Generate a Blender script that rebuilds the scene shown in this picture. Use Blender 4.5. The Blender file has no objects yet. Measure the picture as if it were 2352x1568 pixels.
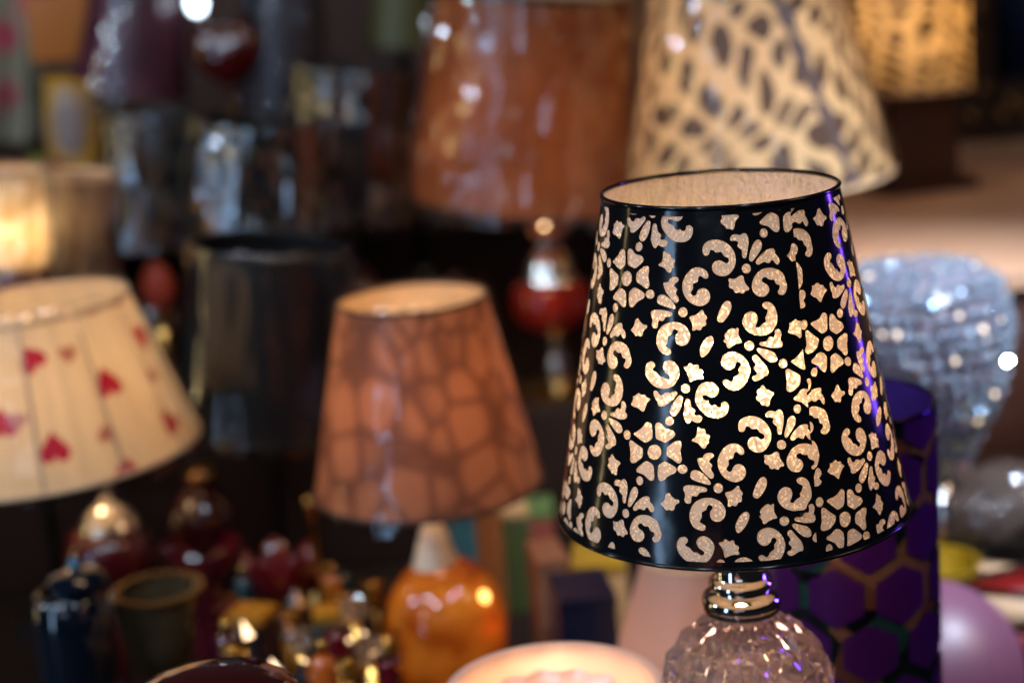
import bpy, bmesh, math, random
import numpy as np
from mathutils import Vector, Matrix, noise
from mathutils.geometry import delaunay_2d_cdt

random.seed(7)
PI = math.pi
sc = bpy.context.scene
COL = sc.collection
EYE = 1.45                     # camera height, metres
PITCH, ROLL = math.radians(13.8), math.radians(4.3)

# ---------------------------------------------------------------- camera
FW = Vector((0, math.cos(PITCH), -math.sin(PITCH)))
_r0 = Vector((1, 0, 0)); _u0 = Vector((0, math.sin(PITCH), math.cos(PITCH)))
RT = math.cos(ROLL) * _r0 - math.sin(ROLL) * _u0
UP = math.sin(ROLL) * _r0 + math.cos(ROLL) * _u0
cam_data = bpy.data.cameras.new('camera')
cam = bpy.data.objects.new('camera', cam_data); COL.objects.link(cam)
cam.matrix_world = Matrix(((RT.x, UP.x, -FW.x, 0), (RT.y, UP.y, -FW.y, 0), (RT.z, UP.z, -FW.z, EYE), (0, 0, 0, 1)))
cam_data.lens = 60; cam_data.sensor_width = 36; cam_data.sensor_fit = 'HORIZONTAL'
cam_data.clip_start = .02; cam_data.clip_end = 60
cam_data.dof.use_dof = True
cam_data.dof.focus_distance = .805
cam_data.dof.aperture_fstop = 3.8
cam_data.dof.aperture_blades = 9
cam_data.dof.aperture_rotation = .3
sc.camera = cam

# ---------------------------------------------------------------- world and view
w = bpy.data.worlds.new('World'); sc.world = w; w.use_nodes = True
w.node_tree.nodes['Background'].inputs[0].default_value = (.55, .62, .8, 1)
w.node_tree.nodes['Background'].inputs[1].default_value = .012
sc.view_settings.view_transform = 'Standard'; sc.view_settings.look = 'None'
sc.view_settings.exposure = 0; sc.view_settings.gamma = 1
sc.render.engine = 'CYCLES'
cy = sc.cycles
cy.max_bounces = 10; cy.diffuse_bounces = 3; cy.glossy_bounces = 5; cy.transmission_bounces = 10; cy.transparent_max_bounces = 24
cy.sample_clamp_indirect = 6; cy.sample_clamp_direct = 0
cy.use_denoising = True
cy.blur_glossy = .3

# ---------------------------------------------------------------- unseen area lights: assumed ceiling lamps and violet strip, added cool and warm lights
def area(name, loc, target, sx, sy, power, col):
    l = bpy.data.lights.new(name, 'AREA'); l.shape = 'RECTANGLE'; l.size = sx; l.size_y = sy
    l.energy = power; l.color = col
    o = bpy.data.objects.new(name, l); COL.objects.link(o); o.location = loc
    o.rotation_euler = (Vector(target) - Vector(loc)).to_track_quat('-Z', 'Y').to_euler()
    return o
COOL = (.68, .82, 1.0); WARM = (1.0, .66, .38)
area('assumed_ceiling_tube', (-1.15, .15, 2.55), (-.2, 1.6, 1.1), .8, .06, 16, COOL)  # assumed tube out of view, sized for white highlights on the plastic
area('assumed_ceiling_spot', (-.55, -.35, 2.35), (.1, 1.4, 1.1), .09, .09, 9, COOL)  # assumed spot above the view, gives small cool glints
area('assumed_ceiling_spot', (-1.9, .9, 2.0), (-.3, 1.8, 1.2), .10, .10, 9, COOL)  # assumed spot at the far left, out of view
area('assumed_ceiling_spot', (.45, .1, 2.5), (.5, 1.4, 1.1), .08, .08, 7, COOL)  # assumed spot overhead, for cool glints on the right side
area('added_cool_light', (-.7, -2.2, 2.2), (.2, 1.3, 1.1), 1.4, .30, 2.5, COOL)  # assumed cool light behind the camera for soft foil reflections, no door in view
area('added_cool_light', (-1.75, -.55, 1.50), (-.1, 1.7, 1.15), .14, 1.5, 10, (.42, .66, 1.0))  # unseen vertical strip added for blue streaks in the plastic folds, no doorway
area('added_warm_light', (-1.75, 1.35, 1.30), (-.2, 1.75, 1.15), .05, .9, 1.7, (1.0, .76, .36))  # added strip that makes gold streaks on the wrapped shades, no real lamp
area('assumed_ceiling_spot', (.85, .75, 2.3), (.37, 1.42, 1.1), .07, .07, 3.0, COOL).data.spread = math.radians(30)  # assumed cool spot aimed at the beads to make them sparkle
area('added_warm_light', (1.5, .6, 2.3), (.4, 1.5, 1.1), .5, .5, 5, WARM)  # added warm fill from the right, no lamp in view there
area('added_warm_light', (-.2, 1.35, 2.6), (0, 1.9, 1.0), .6, .3, 2.8, WARM)  # added warm fill above the back step and wall, out of view

area('assumed_violet_strip', (.92, 1.16, 1.30), (.19, .87, 1.22), .05, .42, .22, (.20, .07, 1.0)).data.spread = math.radians(40)  # assumed violet source out of view, placed for the streak on the black foil

# ---------------------------------------------------------------- helpers
FPX = 3920.0                   # focal length in pixels of the 2352-wide view used for measuring
def ray(px, py): return FW + RT * ((px - 1176) / FPX) + UP * ((784 - py) / FPX)
def at(px, py, d): return Vector((0, 0, EYE)) + ray(px, py) * d          # point at distance d along the view axis
def at_y(px, py, y):                                                     # point in the vertical plane y = const
    r = ray(px, py); return Vector((0, 0, EYE)) + r * (y / r.y)
def at_z(px, py, z):
    r = ray(px, py); return Vector((0, 0, EYE)) + r * ((z - EYE) / r.z)
def depth(p): return (p - Vector((0, 0, EYE))).dot(FW)
def lin(h):
    v = [int(h[i:i + 2], 16) / 255 for i in (0, 2, 4)]
    return tuple(c / 12.92 if c <= .04045 else ((c + .055) / 1.055) ** 2.4 for c in v) + (1,)

def thing(name, label, cat, loc, group=None):
    o = bpy.data.objects.new(name, None); COL.objects.link(o); o.location = loc
    o.empty_display_size = .02
    o['label'] = label; o['category'] = cat
    if group: o['group'] = group
    return o
def origin(o):
    p = Vector((0, 0, 0))
    while o: p += o.location; o = o.parent
    return p
def link(name, me, mat, parent=None, smooth=True, label=None):
    o = bpy.data.objects.new(name, me); COL.objects.link(o)
    if parent:
        off = origin(parent); o.parent = parent
        me.transform(Matrix.Translation(-off))
    if mat: me.materials.append(mat)
    if smooth: me.polygons.foreach_set('use_smooth', [True] * len(me.polygons))
    if label: o['label'] = label
    return o
def obj(name, bm, mat, parent=None, smooth=True, label=None, angle=None):
    me = bpy.data.meshes.new(name)
    bmesh.ops.recalc_face_normals(bm, faces=bm.faces)
    bm.to_mesh(me); bm.free()
    o = link(name, me, mat, parent, smooth, label)
    if smooth and angle: me.set_sharp_from_angle(angle=math.radians(angle))
    return o
def single(o, label, cat, group=None, kind=None):
    if kind: o['kind'] = kind
    else: o['label'] = label; o['category'] = cat
    if group: o['group'] = group
    return o
def frame(p0, p1):
    ax = (p1 - p0).normalized()
    e1 = ax.cross(Vector((0, 1, 0)))
    if e1.length < 1e-4: e1 = ax.cross(Vector((1, 0, 0)))
    e1.normalize(); e2 = e1.cross(ax).normalized()
    return ax, e1, e2
def lathe(bm, p0, p1, prof, n=48, cap0=True, cap1=True, wob=None):
    """prof = (radius, distance along the axis from p0); returns nothing, adds the surface of revolution"""
    ax, e1, e2 = frame(p0, p1); rings = []
    for i, (r, t) in enumerate(prof):
        ring = []
        for k in range(n):
            a = 2 * PI * k / n
            rr = r * (wob(a, i / (len(prof) - 1)) if wob else 1)
            ring.append(bm.verts.new(p0 + ax * t + (e1 * math.cos(a) + e2 * math.sin(a)) * rr))
        rings.append(ring)
    for a, b in zip(rings, rings[1:]):
        for k in range(n): bm.faces.new((a[k], a[(k + 1) % n], b[(k + 1) % n], b[k]))
    if cap0: bm.faces.new(rings[0])
    if cap1: bm.faces.new(rings[-1][::-1])
def torus(bm, c, ax_to, R, r, n=64, m=10, wob=None):
    ax, e1, e2 = frame(c, ax_to); rings = []
    for k in range(n):
        a = 2 * PI * k / n; d = e1 * math.cos(a) + e2 * math.sin(a); ring = []
        RR = R * (wob(a) if wob else 1)
        for j in range(m):
            b = 2 * PI * j / m
            ring.append(bm.verts.new(c + d * (RR + r * math.cos(b)) + ax * (r * math.sin(b))))
        rings.append(ring)
    for k in range(n):
        A, B = rings[k], rings[(k + 1) % n]
        for j in range(m): bm.faces.new((A[j], A[(j + 1) % m], B[(j + 1) % m], B[j]))
def sphere(bm, c, r, u=16, v=10, sx=1, sy=1, sz=1):
    m = Matrix.Translation(c) @ Matrix.Diagonal((r * sx, r * sy, r * sz, 1))
    bmesh.ops.create_uvsphere(bm, u_segments=u, v_segments=v, radius=1, matrix=m)
def box(bm, c, sx, sy, sz, rz=0, bev=0, rx=0, ry=0):
    m = Matrix.Translation(c) @ Matrix.Rotation(rz, 4, 'Z') @ Matrix.Rotation(ry, 4, 'Y') @ Matrix.Rotation(rx, 4, 'X') @ Matrix.Diagonal((sx, sy, sz, 1))
    r = bmesh.ops.create_cube(bm, size=1, matrix=m)
    if bev:
        es = list({e for v in r['verts'] for e in v.link_edges})
        bmesh.ops.bevel(bm, geom=es, offset=bev, segments=2, affect='EDGES', profile=.7)

# ---------------------------------------------------------------- materials
MATS = {}
def nodes(name):
    m = bpy.data.materials.new(name); m.use_nodes = True
    nt = m.node_tree; nt.nodes.clear()
    out = nt.nodes.new('ShaderNodeOutputMaterial')
    return m, nt, out
def N(nt, t, **kw):
    n = nt.nodes.new(t)
    for k, v in kw.items():
        if k.startswith('i_'):
            key = k[2:]; key = int(key) if key.isdigit() else key.replace('_', ' ')
            n.inputs[key].default_value = v
        else: setattr(n, k, v)
    return n
def L(nt, a, b): nt.links.new(a, b)
def pbr(name, col, rough=.5, metal=0, coat=0, spec=.5, trans=0, ior=1.45, var=.25, scale=30, bump=0, bscale=60, aniso=None, sub=0, emit=None, es=0):
    """a Principled surface whose colour and roughness vary a little over the surface"""
    if name in MATS: return MATS[name]
    m, nt, out = nodes(name)
    p = N(nt, 'ShaderNodeBsdfPrincipled')
    tc = N(nt, 'ShaderNodeTexCoord')
    nz = N(nt, 'ShaderNodeTexNoise', i_Scale=scale, i_Detail=4.0); L(nt, tc.outputs['Object'], nz.inputs['Vector'])
    mix = N(nt, 'ShaderNodeMix', data_type='RGBA')
    L(nt, nz.outputs['Fac'], mix.inputs[0])
    mix.inputs[6].default_value = tuple(c * (1 - var) for c in col[:3]) + (1,)
    mix.inputs[7].default_value = tuple(min(1, c * (1 + var)) for c in col[:3]) + (1,)
    L(nt, mix.outputs[2], p.inputs['Base Color'])
    p.inputs['Roughness'].default_value = rough; p.inputs['Metallic'].default_value = metal
    p.inputs['Coat Weight'].default_value = coat; p.inputs['Coat Roughness'].default_value = .05
    p.inputs['Specular IOR Level'].default_value = spec; p.inputs['IOR'].default_value = ior
    p.inputs['Transmission Weight'].default_value = trans
    if sub: p.inputs['Subsurface Weight'].default_value = sub; p.inputs['Subsurface Radius'].default_value = (.02, .01, .006)
    if emit: p.inputs['Emission Color'].default_value = emit; p.inputs['Emission Strength'].default_value = es
    if bump:
        nb = N(nt, 'ShaderNodeTexNoise', i_Scale=bscale, i_Detail=3.0); L(nt, tc.outputs['Object'], nb.inputs['Vector'])
        b = N(nt, 'ShaderNodeBump', i_Strength=bump, i_Distance=.004); L(nt, nb.outputs['Fac'], b.inputs['Height'])
        L(nt, b.outputs[0], p.inputs['Normal'])
    L(nt, p.outputs[0], out.inputs[0]); MATS[name] = m
    return m
def bulb_mat(name, col, strength):
    if name in MATS: return MATS[name]
    m, nt, out = nodes(name)
    e = N(nt, 'ShaderNodeEmission'); e.inputs[0].default_value = col + (1,); e.inputs[1].default_value = strength
    L(nt, e.outputs[0], out.inputs[0]); m.cycles.emission_sampling = 'FRONT'; MATS[name] = m
    return m
def film_mat(name='clear_plastic_film', gain=1.0, rough=.04):
    if name in MATS: return MATS[name]
    m, nt, out = nodes(name)
    t = N(nt, 'ShaderNodeBsdfTransparent'); g = N(nt, 'ShaderNodeBsdfAnisotropic'); g.inputs['Roughness'].default_value = rough
    lw = N(nt, 'ShaderNodeFresnel', i_IOR=1.5)
    mu = N(nt, 'ShaderNodeMath', operation='MULTIPLY'); L(nt, lw.outputs[0], mu.inputs[0]); mu.inputs[1].default_value = 1.5 * gain
    mn = N(nt, 'ShaderNodeMath', operation='MINIMUM'); L(nt, mu.outputs[0], mn.inputs[0]); mn.inputs[1].default_value = .20 * gain
    mu = mn
    mx = N(nt, 'ShaderNodeMixShader'); L(nt, mu.outputs[0], mx.inputs[0]); L(nt, t.outputs[0], mx.inputs[1]); L(nt, g.outputs[0], mx.inputs[2])
    L(nt, mx.outputs[0], out.inputs[0]); MATS[name] = m
    return m
def shade_mat(name, ca, cb=None, pattern=None, dif=.5, tra=.5, scale=30, stretch=(1, 1), rot=0, th=(.0, .1), weave=True, rand=.7, inner=None, spec=.12):
    """lampshade cloth: part of the light bounces off it, part shines through; an optional print of colour cb on ca"""
    if name in MATS: return MATS[name]
    m, nt, out = nodes(name)
    uv = N(nt, 'ShaderNodeUVMap')
    mp = N(nt, 'ShaderNodeMapping'); L(nt, uv.outputs[0], mp.inputs[0])
    mp.inputs['Rotation'].default_value = (0, 0, rot); mp.inputs['Scale'].default_value = (stretch[0], stretch[1], 1)
    col = N(nt, 'ShaderNodeMix', data_type='RGBA')
    col.inputs[6].default_value = ca; col.inputs[7].default_value = cb or ca
    if pattern == 'spots':                      # rounded spots between cell borders
        # a voronoi with soft distance
        v = N(nt, 'ShaderNodeTexVoronoi', feature='DISTANCE_TO_EDGE', i_Scale=scale); v.inputs['Randomness'].default_value = rand
        L(nt, mp.outputs[0], v.inputs['Vector'])
        r = N(nt, 'ShaderNodeMapRange'); r.inputs[1].default_value = th[0]; r.inputs[2].default_value = th[1]
        L(nt, v.outputs['Distance'], r.inputs[0]); L(nt, r.outputs[0], col.inputs[0])
    elif pattern == 'pebble':                   # rounded stones of uneven size with dark gaps
        v = N(nt, 'ShaderNodeTexVoronoi', feature='DISTANCE_TO_EDGE', i_Scale=scale); v2 = N(nt, 'ShaderNodeTexVoronoi', feature='F1', i_Scale=scale)
        for q in (v, v2): q.inputs['Randomness'].default_value = rand; L(nt, mp.outputs[0], q.inputs['Vector'])
        r = N(nt, 'ShaderNodeMapRange'); r.inputs[1].default_value = th[0]; r.inputs[2].default_value = th[1]; L(nt, v.outputs['Distance'], r.inputs[0])
        r2 = N(nt, 'ShaderNodeMapRange'); r2.inputs[1].default_value = .86; r2.inputs[2].default_value = .50; L(nt, v2.outputs['Distance'], r2.inputs[0])
        ml = N(nt, 'ShaderNodeMath', operation='MULTIPLY'); L(nt, r.outputs[0], ml.inputs[0]); L(nt, r2.outputs[0], ml.inputs[1]); L(nt, ml.outputs[0], col.inputs[0])
    elif pattern == 'check':
        s = N(nt, 'ShaderNodeTexBrick', i_Scale=scale); L(nt, mp.outputs[0], s.inputs['Vector'])
        s.inputs['Mortar Size'].default_value = th[0]; s.inputs['Mortar Smooth'].default_value = .4
        L(nt, s.outputs['Fac'], col.inputs[0])
    elif pattern == 'blotch':
        v = N(nt, 'ShaderNodeTexNoise', i_Scale=scale, i_Detail=3.0); L(nt, mp.outputs[0], v.inputs['Vector'])
        r = N(nt, 'ShaderNodeMapRange'); r.inputs[1].default_value = th[0]; r.inputs[2].default_value = th[1]
        L(nt, v.outputs['Fac'], r.inputs[0]); L(nt, r.outputs[0], col.inputs[0])
    elif pattern == 'net':                      # two wavy families of bands; th = (angle, angle), scale = bands per metre
        wn = N(nt, 'ShaderNodeTexNoise', i_Scale=10.0, i_Detail=1.0); L(nt, mp.outputs[0], wn.inputs['Vector'])
        wa = N(nt, 'ShaderNodeVectorMath', operation='SCALE'); wa.inputs['Scale'].default_value = .10; L(nt, wn.outputs['Color'], wa.inputs[0])
        ad = N(nt, 'ShaderNodeVectorMath', operation='ADD'); L(nt, mp.outputs[0], ad.inputs[0]); L(nt, wa.outputs[0], ad.inputs[1])
        vals = []
        for ang, sc_ in th:
            dt = N(nt, 'ShaderNodeVectorMath', operation='DOT_PRODUCT'); L(nt, ad.outputs[0], dt.inputs[0]); dt.inputs[1].default_value = (math.cos(ang) * PI * scale * sc_, math.sin(ang) * PI * scale * sc_, 0)
            sn = N(nt, 'ShaderNodeMath', operation='SINE'); L(nt, dt.outputs['Value'], sn.inputs[0])
            ab = N(nt, 'ShaderNodeMath', operation='ABSOLUTE'); L(nt, sn.outputs[0], ab.inputs[0]); vals.append(ab)
        ml = N(nt, 'ShaderNodeMath', operation='MULTIPLY'); L(nt, vals[0].outputs[0], ml.inputs[0]); L(nt, vals[1].outputs[0], ml.inputs[1])
        r = N(nt, 'ShaderNodeMapRange'); r.inputs[1].default_value = .38; r.inputs[2].default_value = .52; L(nt, ml.outputs[0], r.inputs[0]); L(nt, r.outputs[0], col.inputs[0])
    elif pattern == 'marks':
        v = N(nt, 'ShaderNodeTexVoronoi', feature='F1', i_Scale=scale); L(nt, mp.outputs[0], v.inputs['Vector'])
        r = N(nt, 'ShaderNodeMapRange'); r.inputs[1].default_value = th[1]; r.inputs[2].default_value = th[0]
        L(nt, v.outputs['Distance'], r.inputs[0]); L(nt, r.outputs[0], col.inputs[0])
    else: col.inputs[0].default_value = 0
    c = col.outputs[2]
    if weave:
        wv = N(nt, 'ShaderNodeTexNoise', i_Scale=90.0, i_Detail=3.0)
        m2 = N(nt, 'ShaderNodeMapping'); m2.inputs['Scale'].default_value = (1, .12, 1); L(nt, uv.outputs[0], m2.inputs[0]); L(nt, m2.outputs[0], wv.inputs['Vector'])
        r2 = N(nt, 'ShaderNodeMapRange'); r2.inputs[3].default_value = .72; r2.inputs[4].default_value = 1.2; L(nt, wv.outputs['Fac'], r2.inputs[0])
        vm = N(nt, 'ShaderNodeVectorMath', operation='SCALE'); L(nt, c, vm.inputs[0]); L(nt, r2.outputs[0], vm.inputs['Scale']); c = vm.outputs[0]
    d = N(nt, 'ShaderNodeBsdfDiffuse'); t = N(nt, 'ShaderNodeBsdfTranslucent')
    L(nt, c, t.inputs[0])
    if inner:
        ge = N(nt, 'ShaderNodeNewGeometry'); mi = N(nt, 'ShaderNodeMix', data_type='RGBA'); L(nt, ge.outputs['Backfacing'], mi.inputs[0]); L(nt, c, mi.inputs[6]); mi.inputs[7].default_value = inner; L(nt, mi.outputs[2], d.inputs[0])
    else: L(nt, c, d.inputs[0])
    mx = N(nt, 'ShaderNodeMixShader'); mx.inputs[0].default_value = tra / (tra + dif)
    L(nt, d.outputs[0], mx.inputs[1]); L(nt, t.outputs[0], mx.inputs[2])
    g = N(nt, 'ShaderNodeBsdfAnisotropic'); g.inputs['Roughness'].default_value = .45
    m3 = N(nt, 'ShaderNodeMixShader'); m3.inputs[0].default_value = spec * .25
    L(nt, mx.outputs[0], m3.inputs[1]); L(nt, g.outputs[0], m3.inputs[2])
    L(nt, m3.outputs[0], out.inputs[0]); MATS[name] = m
    return m
def glass_mat(name, col, rough=.02, ior=1.5, clear=.85, body=None):
    """pressed or tinted glass: refracting, with a little colour mixed into the body"""
    if name in MATS: return MATS[name]
    m, nt, out = nodes(name)
    g = N(nt, 'ShaderNodeBsdfGlass', i_Roughness=rough, i_IOR=ior); g.inputs[0].default_value = col
    d = N(nt, 'ShaderNodeBsdfPrincipled'); d.inputs['Base Color'].default_value = body or col; d.inputs['Roughness'].default_value = .15
    mx = N(nt, 'ShaderNodeMixShader'); mx.inputs[0].default_value = 1 - clear
    L(nt, g.outputs[0], mx.inputs[1]); L(nt, d.outputs[0], mx.inputs[2]); L(nt, mx.outputs[0], out.inputs[0]); MATS[name] = m
    return m
CHROME = pbr('chrome', (.78, .76, .74, 1), rough=.07, metal=1, var=.05)
GOLD = pbr('polished_brass', lin('d9a85a'), rough=.18, metal=1, var=.1)
SILVER = pbr('satin_silver', (.8, .76, .7, 1), rough=.25, metal=1, var=.1)
DARKWOOD = pbr('dark_brown_wood', lin('3a1d12'), rough=.35, scale=14, bump=.15)
BLACKTRIM = pbr('black_trim', lin('15110f'), rough=.3)
BROWNTRIM = pbr('dark_brown_trim', lin('35201a'), rough=.4)
IVORYTRIM = pbr('ivory_trim', lin('cda983'), rough=.5)
INC = (1.0, .60, .30)

# ---------------------------------------------------------------- the setting: counter, shelves, wall
COUNTER_Z = .80
STEP_Z, STEP_Y = .955, 1.70      # raised back part of the counter
RISER_Z, RISER_Y = 1.10, 1.545
def surf(y): return STEP_Z if y > STEP_Y - .03 else COUNTER_Z
UPPER_Z = 1.165
bm = bmesh.new(); box(bm, Vector((.1, 1.62, COUNTER_Z - .03)), 3.6, 2.46, .06, bev=.004)
single(obj('counter', bm, pbr('counter_laminate', lin('1c110b'), rough=.6, spec=.15, scale=9, var=.35, bump=.05), None, angle=30), '', '', kind='structure')
bm = bmesh.new(); box(bm, Vector((.1, 2.9, 1.5)), 4.4, .06, 3.0)
single(obj('wall', bm, pbr('dark_back_wall', lin('44302a'), rough=.8, scale=4, var=.5)), '', '', kind='structure')
bm = bmesh.new(); box(bm, Vector((-.72, STEP_Y + .575, (STEP_Z + COUNTER_Z) / 2 + .001)), 1.72, 1.15, STEP_Z - COUNTER_Z - .002, bev=.004)
single(obj('raised_step', bm, pbr('step_wood', lin('20110a'), rough=.7, spec=.12, scale=9, var=.35, bump=.05), None, angle=30), 'long brown wooden step along the back of the counter under the dark lamps', 'display step')
t = thing('display_riser', 'long beige board raised behind the black patterned lamp, its front edge dark brown', 'shelf', (1.0, 2.1, COUNTER_Z))
bm = bmesh.new(); box(bm, Vector((.98, 2.12, RISER_Z - .009)), 1.62, 1.14, .018, bev=.002)
obj('board', bm, pbr('beige_board', lin('b4896c'), rough=.55, scale=6, var=.1), t, angle=30)
bm = bmesh.new(); box(bm, Vector((.98, RISER_Y + .024, (RISER_Z + COUNTER_Z) / 2 - .008)), 1.60, .016, RISER_Z - COUNTER_Z - .02)
obj('front_panel', bm, DARKWOOD, t)
for sx in (.185, 1.78):
    bm = bmesh.new(); box(bm, Vector((sx, 2.14, (RISER_Z + COUNTER_Z) / 2 - .008)), .016, 1.08, RISER_Z - COUNTER_Z - .02)
    obj('side_panel', bm, DARKWOOD, t)
t = thing('back_shelf', 'dark wooden shelf at the back left carrying plum and yellow wares', 'shelf', (-.85, 2.45, STEP_Z))
bm = bmesh.new(); box(bm, Vector((-.875, 2.45, UPPER_Z - .01)), 1.31, .72, .02, bev=.002)
obj('board', bm, DARKWOOD, t, angle=30)
for sx in (-1.5, -.235):
    bm = bmesh.new(); box(bm, Vector((sx, 2.45, (UPPER_Z + STEP_Z) / 2 - .009)), .02, .70, UPPER_Z - STEP_Z - .022)
    obj('side_panel', bm, DARKWOOD, t)

# ---------------------------------------------------------------- lampshade builder
def frustum(Pb, Pt, Rb, Rt, n=72, m=10, disp=None, bulge=0):
    ax, e1, e2 = frame(Pb, Pt); H = (Pt - Pb).length
    vs, fs, uvs = [], [], []
    for j in range(m + 1):
        v = j / m
        for k in range(n):
            a = 2 * PI * k / n
            r = Rb + (Rt - Rb) * v + bulge * math.sin(PI * v)
            if disp: r += disp(a, v)
            vs.append(Pb + ax * (H * v) + (e1 * math.cos(a) + e2 * math.sin(a)) * r)
    for j in range(m):
        for k in range(n):
            k2 = (k + 1) % n
            fs.append((j * n + k, (j + 1) * n + k, (j + 1) * n + k2, j * n + k2))
            for kk, jj in ((k, j), (k, j + 1), (k + 1, j + 1), (k + 1, j)): uvs += [2 * PI * kk / n * Rb, jj / m * H]
    me = bpy.data.meshes.new('shade'); me.from_pydata(vs, [], fs)
    me.uv_layers.new(name='UVMap').data.foreach_set('uv', uvs)
    return me
def film(root, Pb, Pt, Rb, Rt, amp=.004, gap=.004, seed=0, folds=7, mat=None, over=.01, name='plastic_wrap', vs=1.0):
    """loose cellophane round a shade: vertical folds and crinkles"""
    ax = (Pt - Pb).normalized(); ph = random.Random(seed).random() * 50
    def disp(a, v):
        c, s = math.cos(a), math.sin(a)
        x = abs(noise.noise(Vector((c * folds / 3, s * folds / 3, v * 1.1 * vs + ph))))
        y = abs(noise.noise(Vector((c * folds, s * folds, v * 3.5 * vs + ph * 2))))
        z = noise.noise(Vector((c * folds * 2.2, s * folds * 2.2, v * 11 * vs + ph * 3)))
        return amp * (1.2 * x + .8 * y + .28 * z)
    me = frustum(Pb - ax * over, Pt + ax * over * .6, Rb + gap, Rt + gap, 150, 46, disp)
    return link(name, me, mat or film_mat(), root)
def bulb(root, p, power, col=INC, r=.016, up=Vector((0, 0, 1))):
    bm = bmesh.new(); lathe(bm, p - up * r, p + up, [(r * .35, 0), (r * .75, r * .35), (r, r * 1.1), (r * .86, r * 1.7), (r * .45, r * 2.08)], 14)
    return obj('bulb', bm, bulb_mat('bulb_%d_%d' % (int(power * 10), int(col[2] * 100)), col, power), root)
def shade_part(root, bc, rb, tc, rt, d, mat, trim=(None, None), tr=.0018, wrap=0, seed=0, power=0, bulb_h=.5, name='shade', disp=None, n=72, folds=7, bulge=0, col=INC, fmat=None, vs=1.0):
    Pb = at(bc[0], bc[1], d); Pt = at_y(tc[0], tc[1], Pb.y)
    Rb, Rt = rb * d / FPX, rt * depth(Pt) / FPX
    s = link(name, frustum(Pb, Pt, Rb, Rt, n, 14, disp, bulge), mat, root)
    if trim[0]:
        bm = bmesh.new(); torus(bm, Pb, Pt, Rb + .0004, tr); obj('bottom_rim', bm, trim[0], root)
    if trim[1]:
        bm = bmesh.new(); torus(bm, Pt, Pt + (Pt - Pb), Rt + .0004, tr); obj('top_rim', bm, trim[1], root)
    if wrap: film(root, Pb, Pt, Rb, Rt, amp=wrap, seed=seed, folds=folds, mat=fmat, vs=vs)
    if power: bulb(root, Pb.lerp(Pt, bulb_h), power, col)
    # spider ring and rod that carry the shade
    bm = bmesh.new(); c = Pb.lerp(Pt, .93); Rc = Rb + (Rt - Rb) * .93
    ax, e1, e2 = frame(Pb, Pt); torus(bm, c, c + ax, .008, .0012, 20, 6)
    for k in range(3):
        a = 2 * PI * k / 3 + .4; dr = e1 * math.cos(a) + e2 * math.sin(a)
        lathe(bm, c + dr * .008, c + dr * Rc, [(.0009, 0), (.0009, Rc - .009)], 6)
    obj('shade_carrier', bm, CHROME, root)
    return Pb, Pt, Rb, Rt
def body_px(root, name, x, ys, Y, mat, n=40, lean=None, angle=40, wob=None, smooth=True, closed=True):
    """a turned part on an upright axis at y = Y, from (image row, half width) pairs, top to bottom"""
    pts = [(at_y(x, y, Y), r) for y, r in ys]
    zb = pts[-1][0].z; P0 = Vector((pts[len(pts) // 2][0].x, Y, zb))
    prof = [(r * depth(p) / FPX, p.z - zb) for p, r in reversed(pts)]
    bm = bmesh.new(); lathe(bm, P0, P0 + Vector((0, 0, 1)), prof, n, closed, closed, wob)
    return obj(name, bm, mat, root, angle=angle, smooth=smooth)
def stand(root, x, Y, ztop, zbase=None, r=.006, foot=.045, mat=None, fh=.016):
    """foot disc and rod from the surface the lamp stands on up to ztop"""
    zbase = surf(Y) if zbase is None else zbase
    bm = bmesh.new(); P = Vector((x, Y, zbase))
    lathe(bm, P, P + Vector((0, 0, 1)), [(foot, 0), (foot, fh * .4), (foot * .85, fh * .7), (foot * .3, fh), (r * 1.4, fh * 1.8)], 36)
    obj('foot', bm, mat or CHROME, root, angle=40)
    if ztop - zbase > fh * 1.9:
        bm = bmesh.new(); lathe(bm, P + Vector((0, 0, fh * 1.7)), P + Vector((0, 0, 9)), [(r, 0), (r, ztop - zbase - fh * 1.7)], 16)
        obj('stem', bm, mat or CHROME, root)

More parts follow.
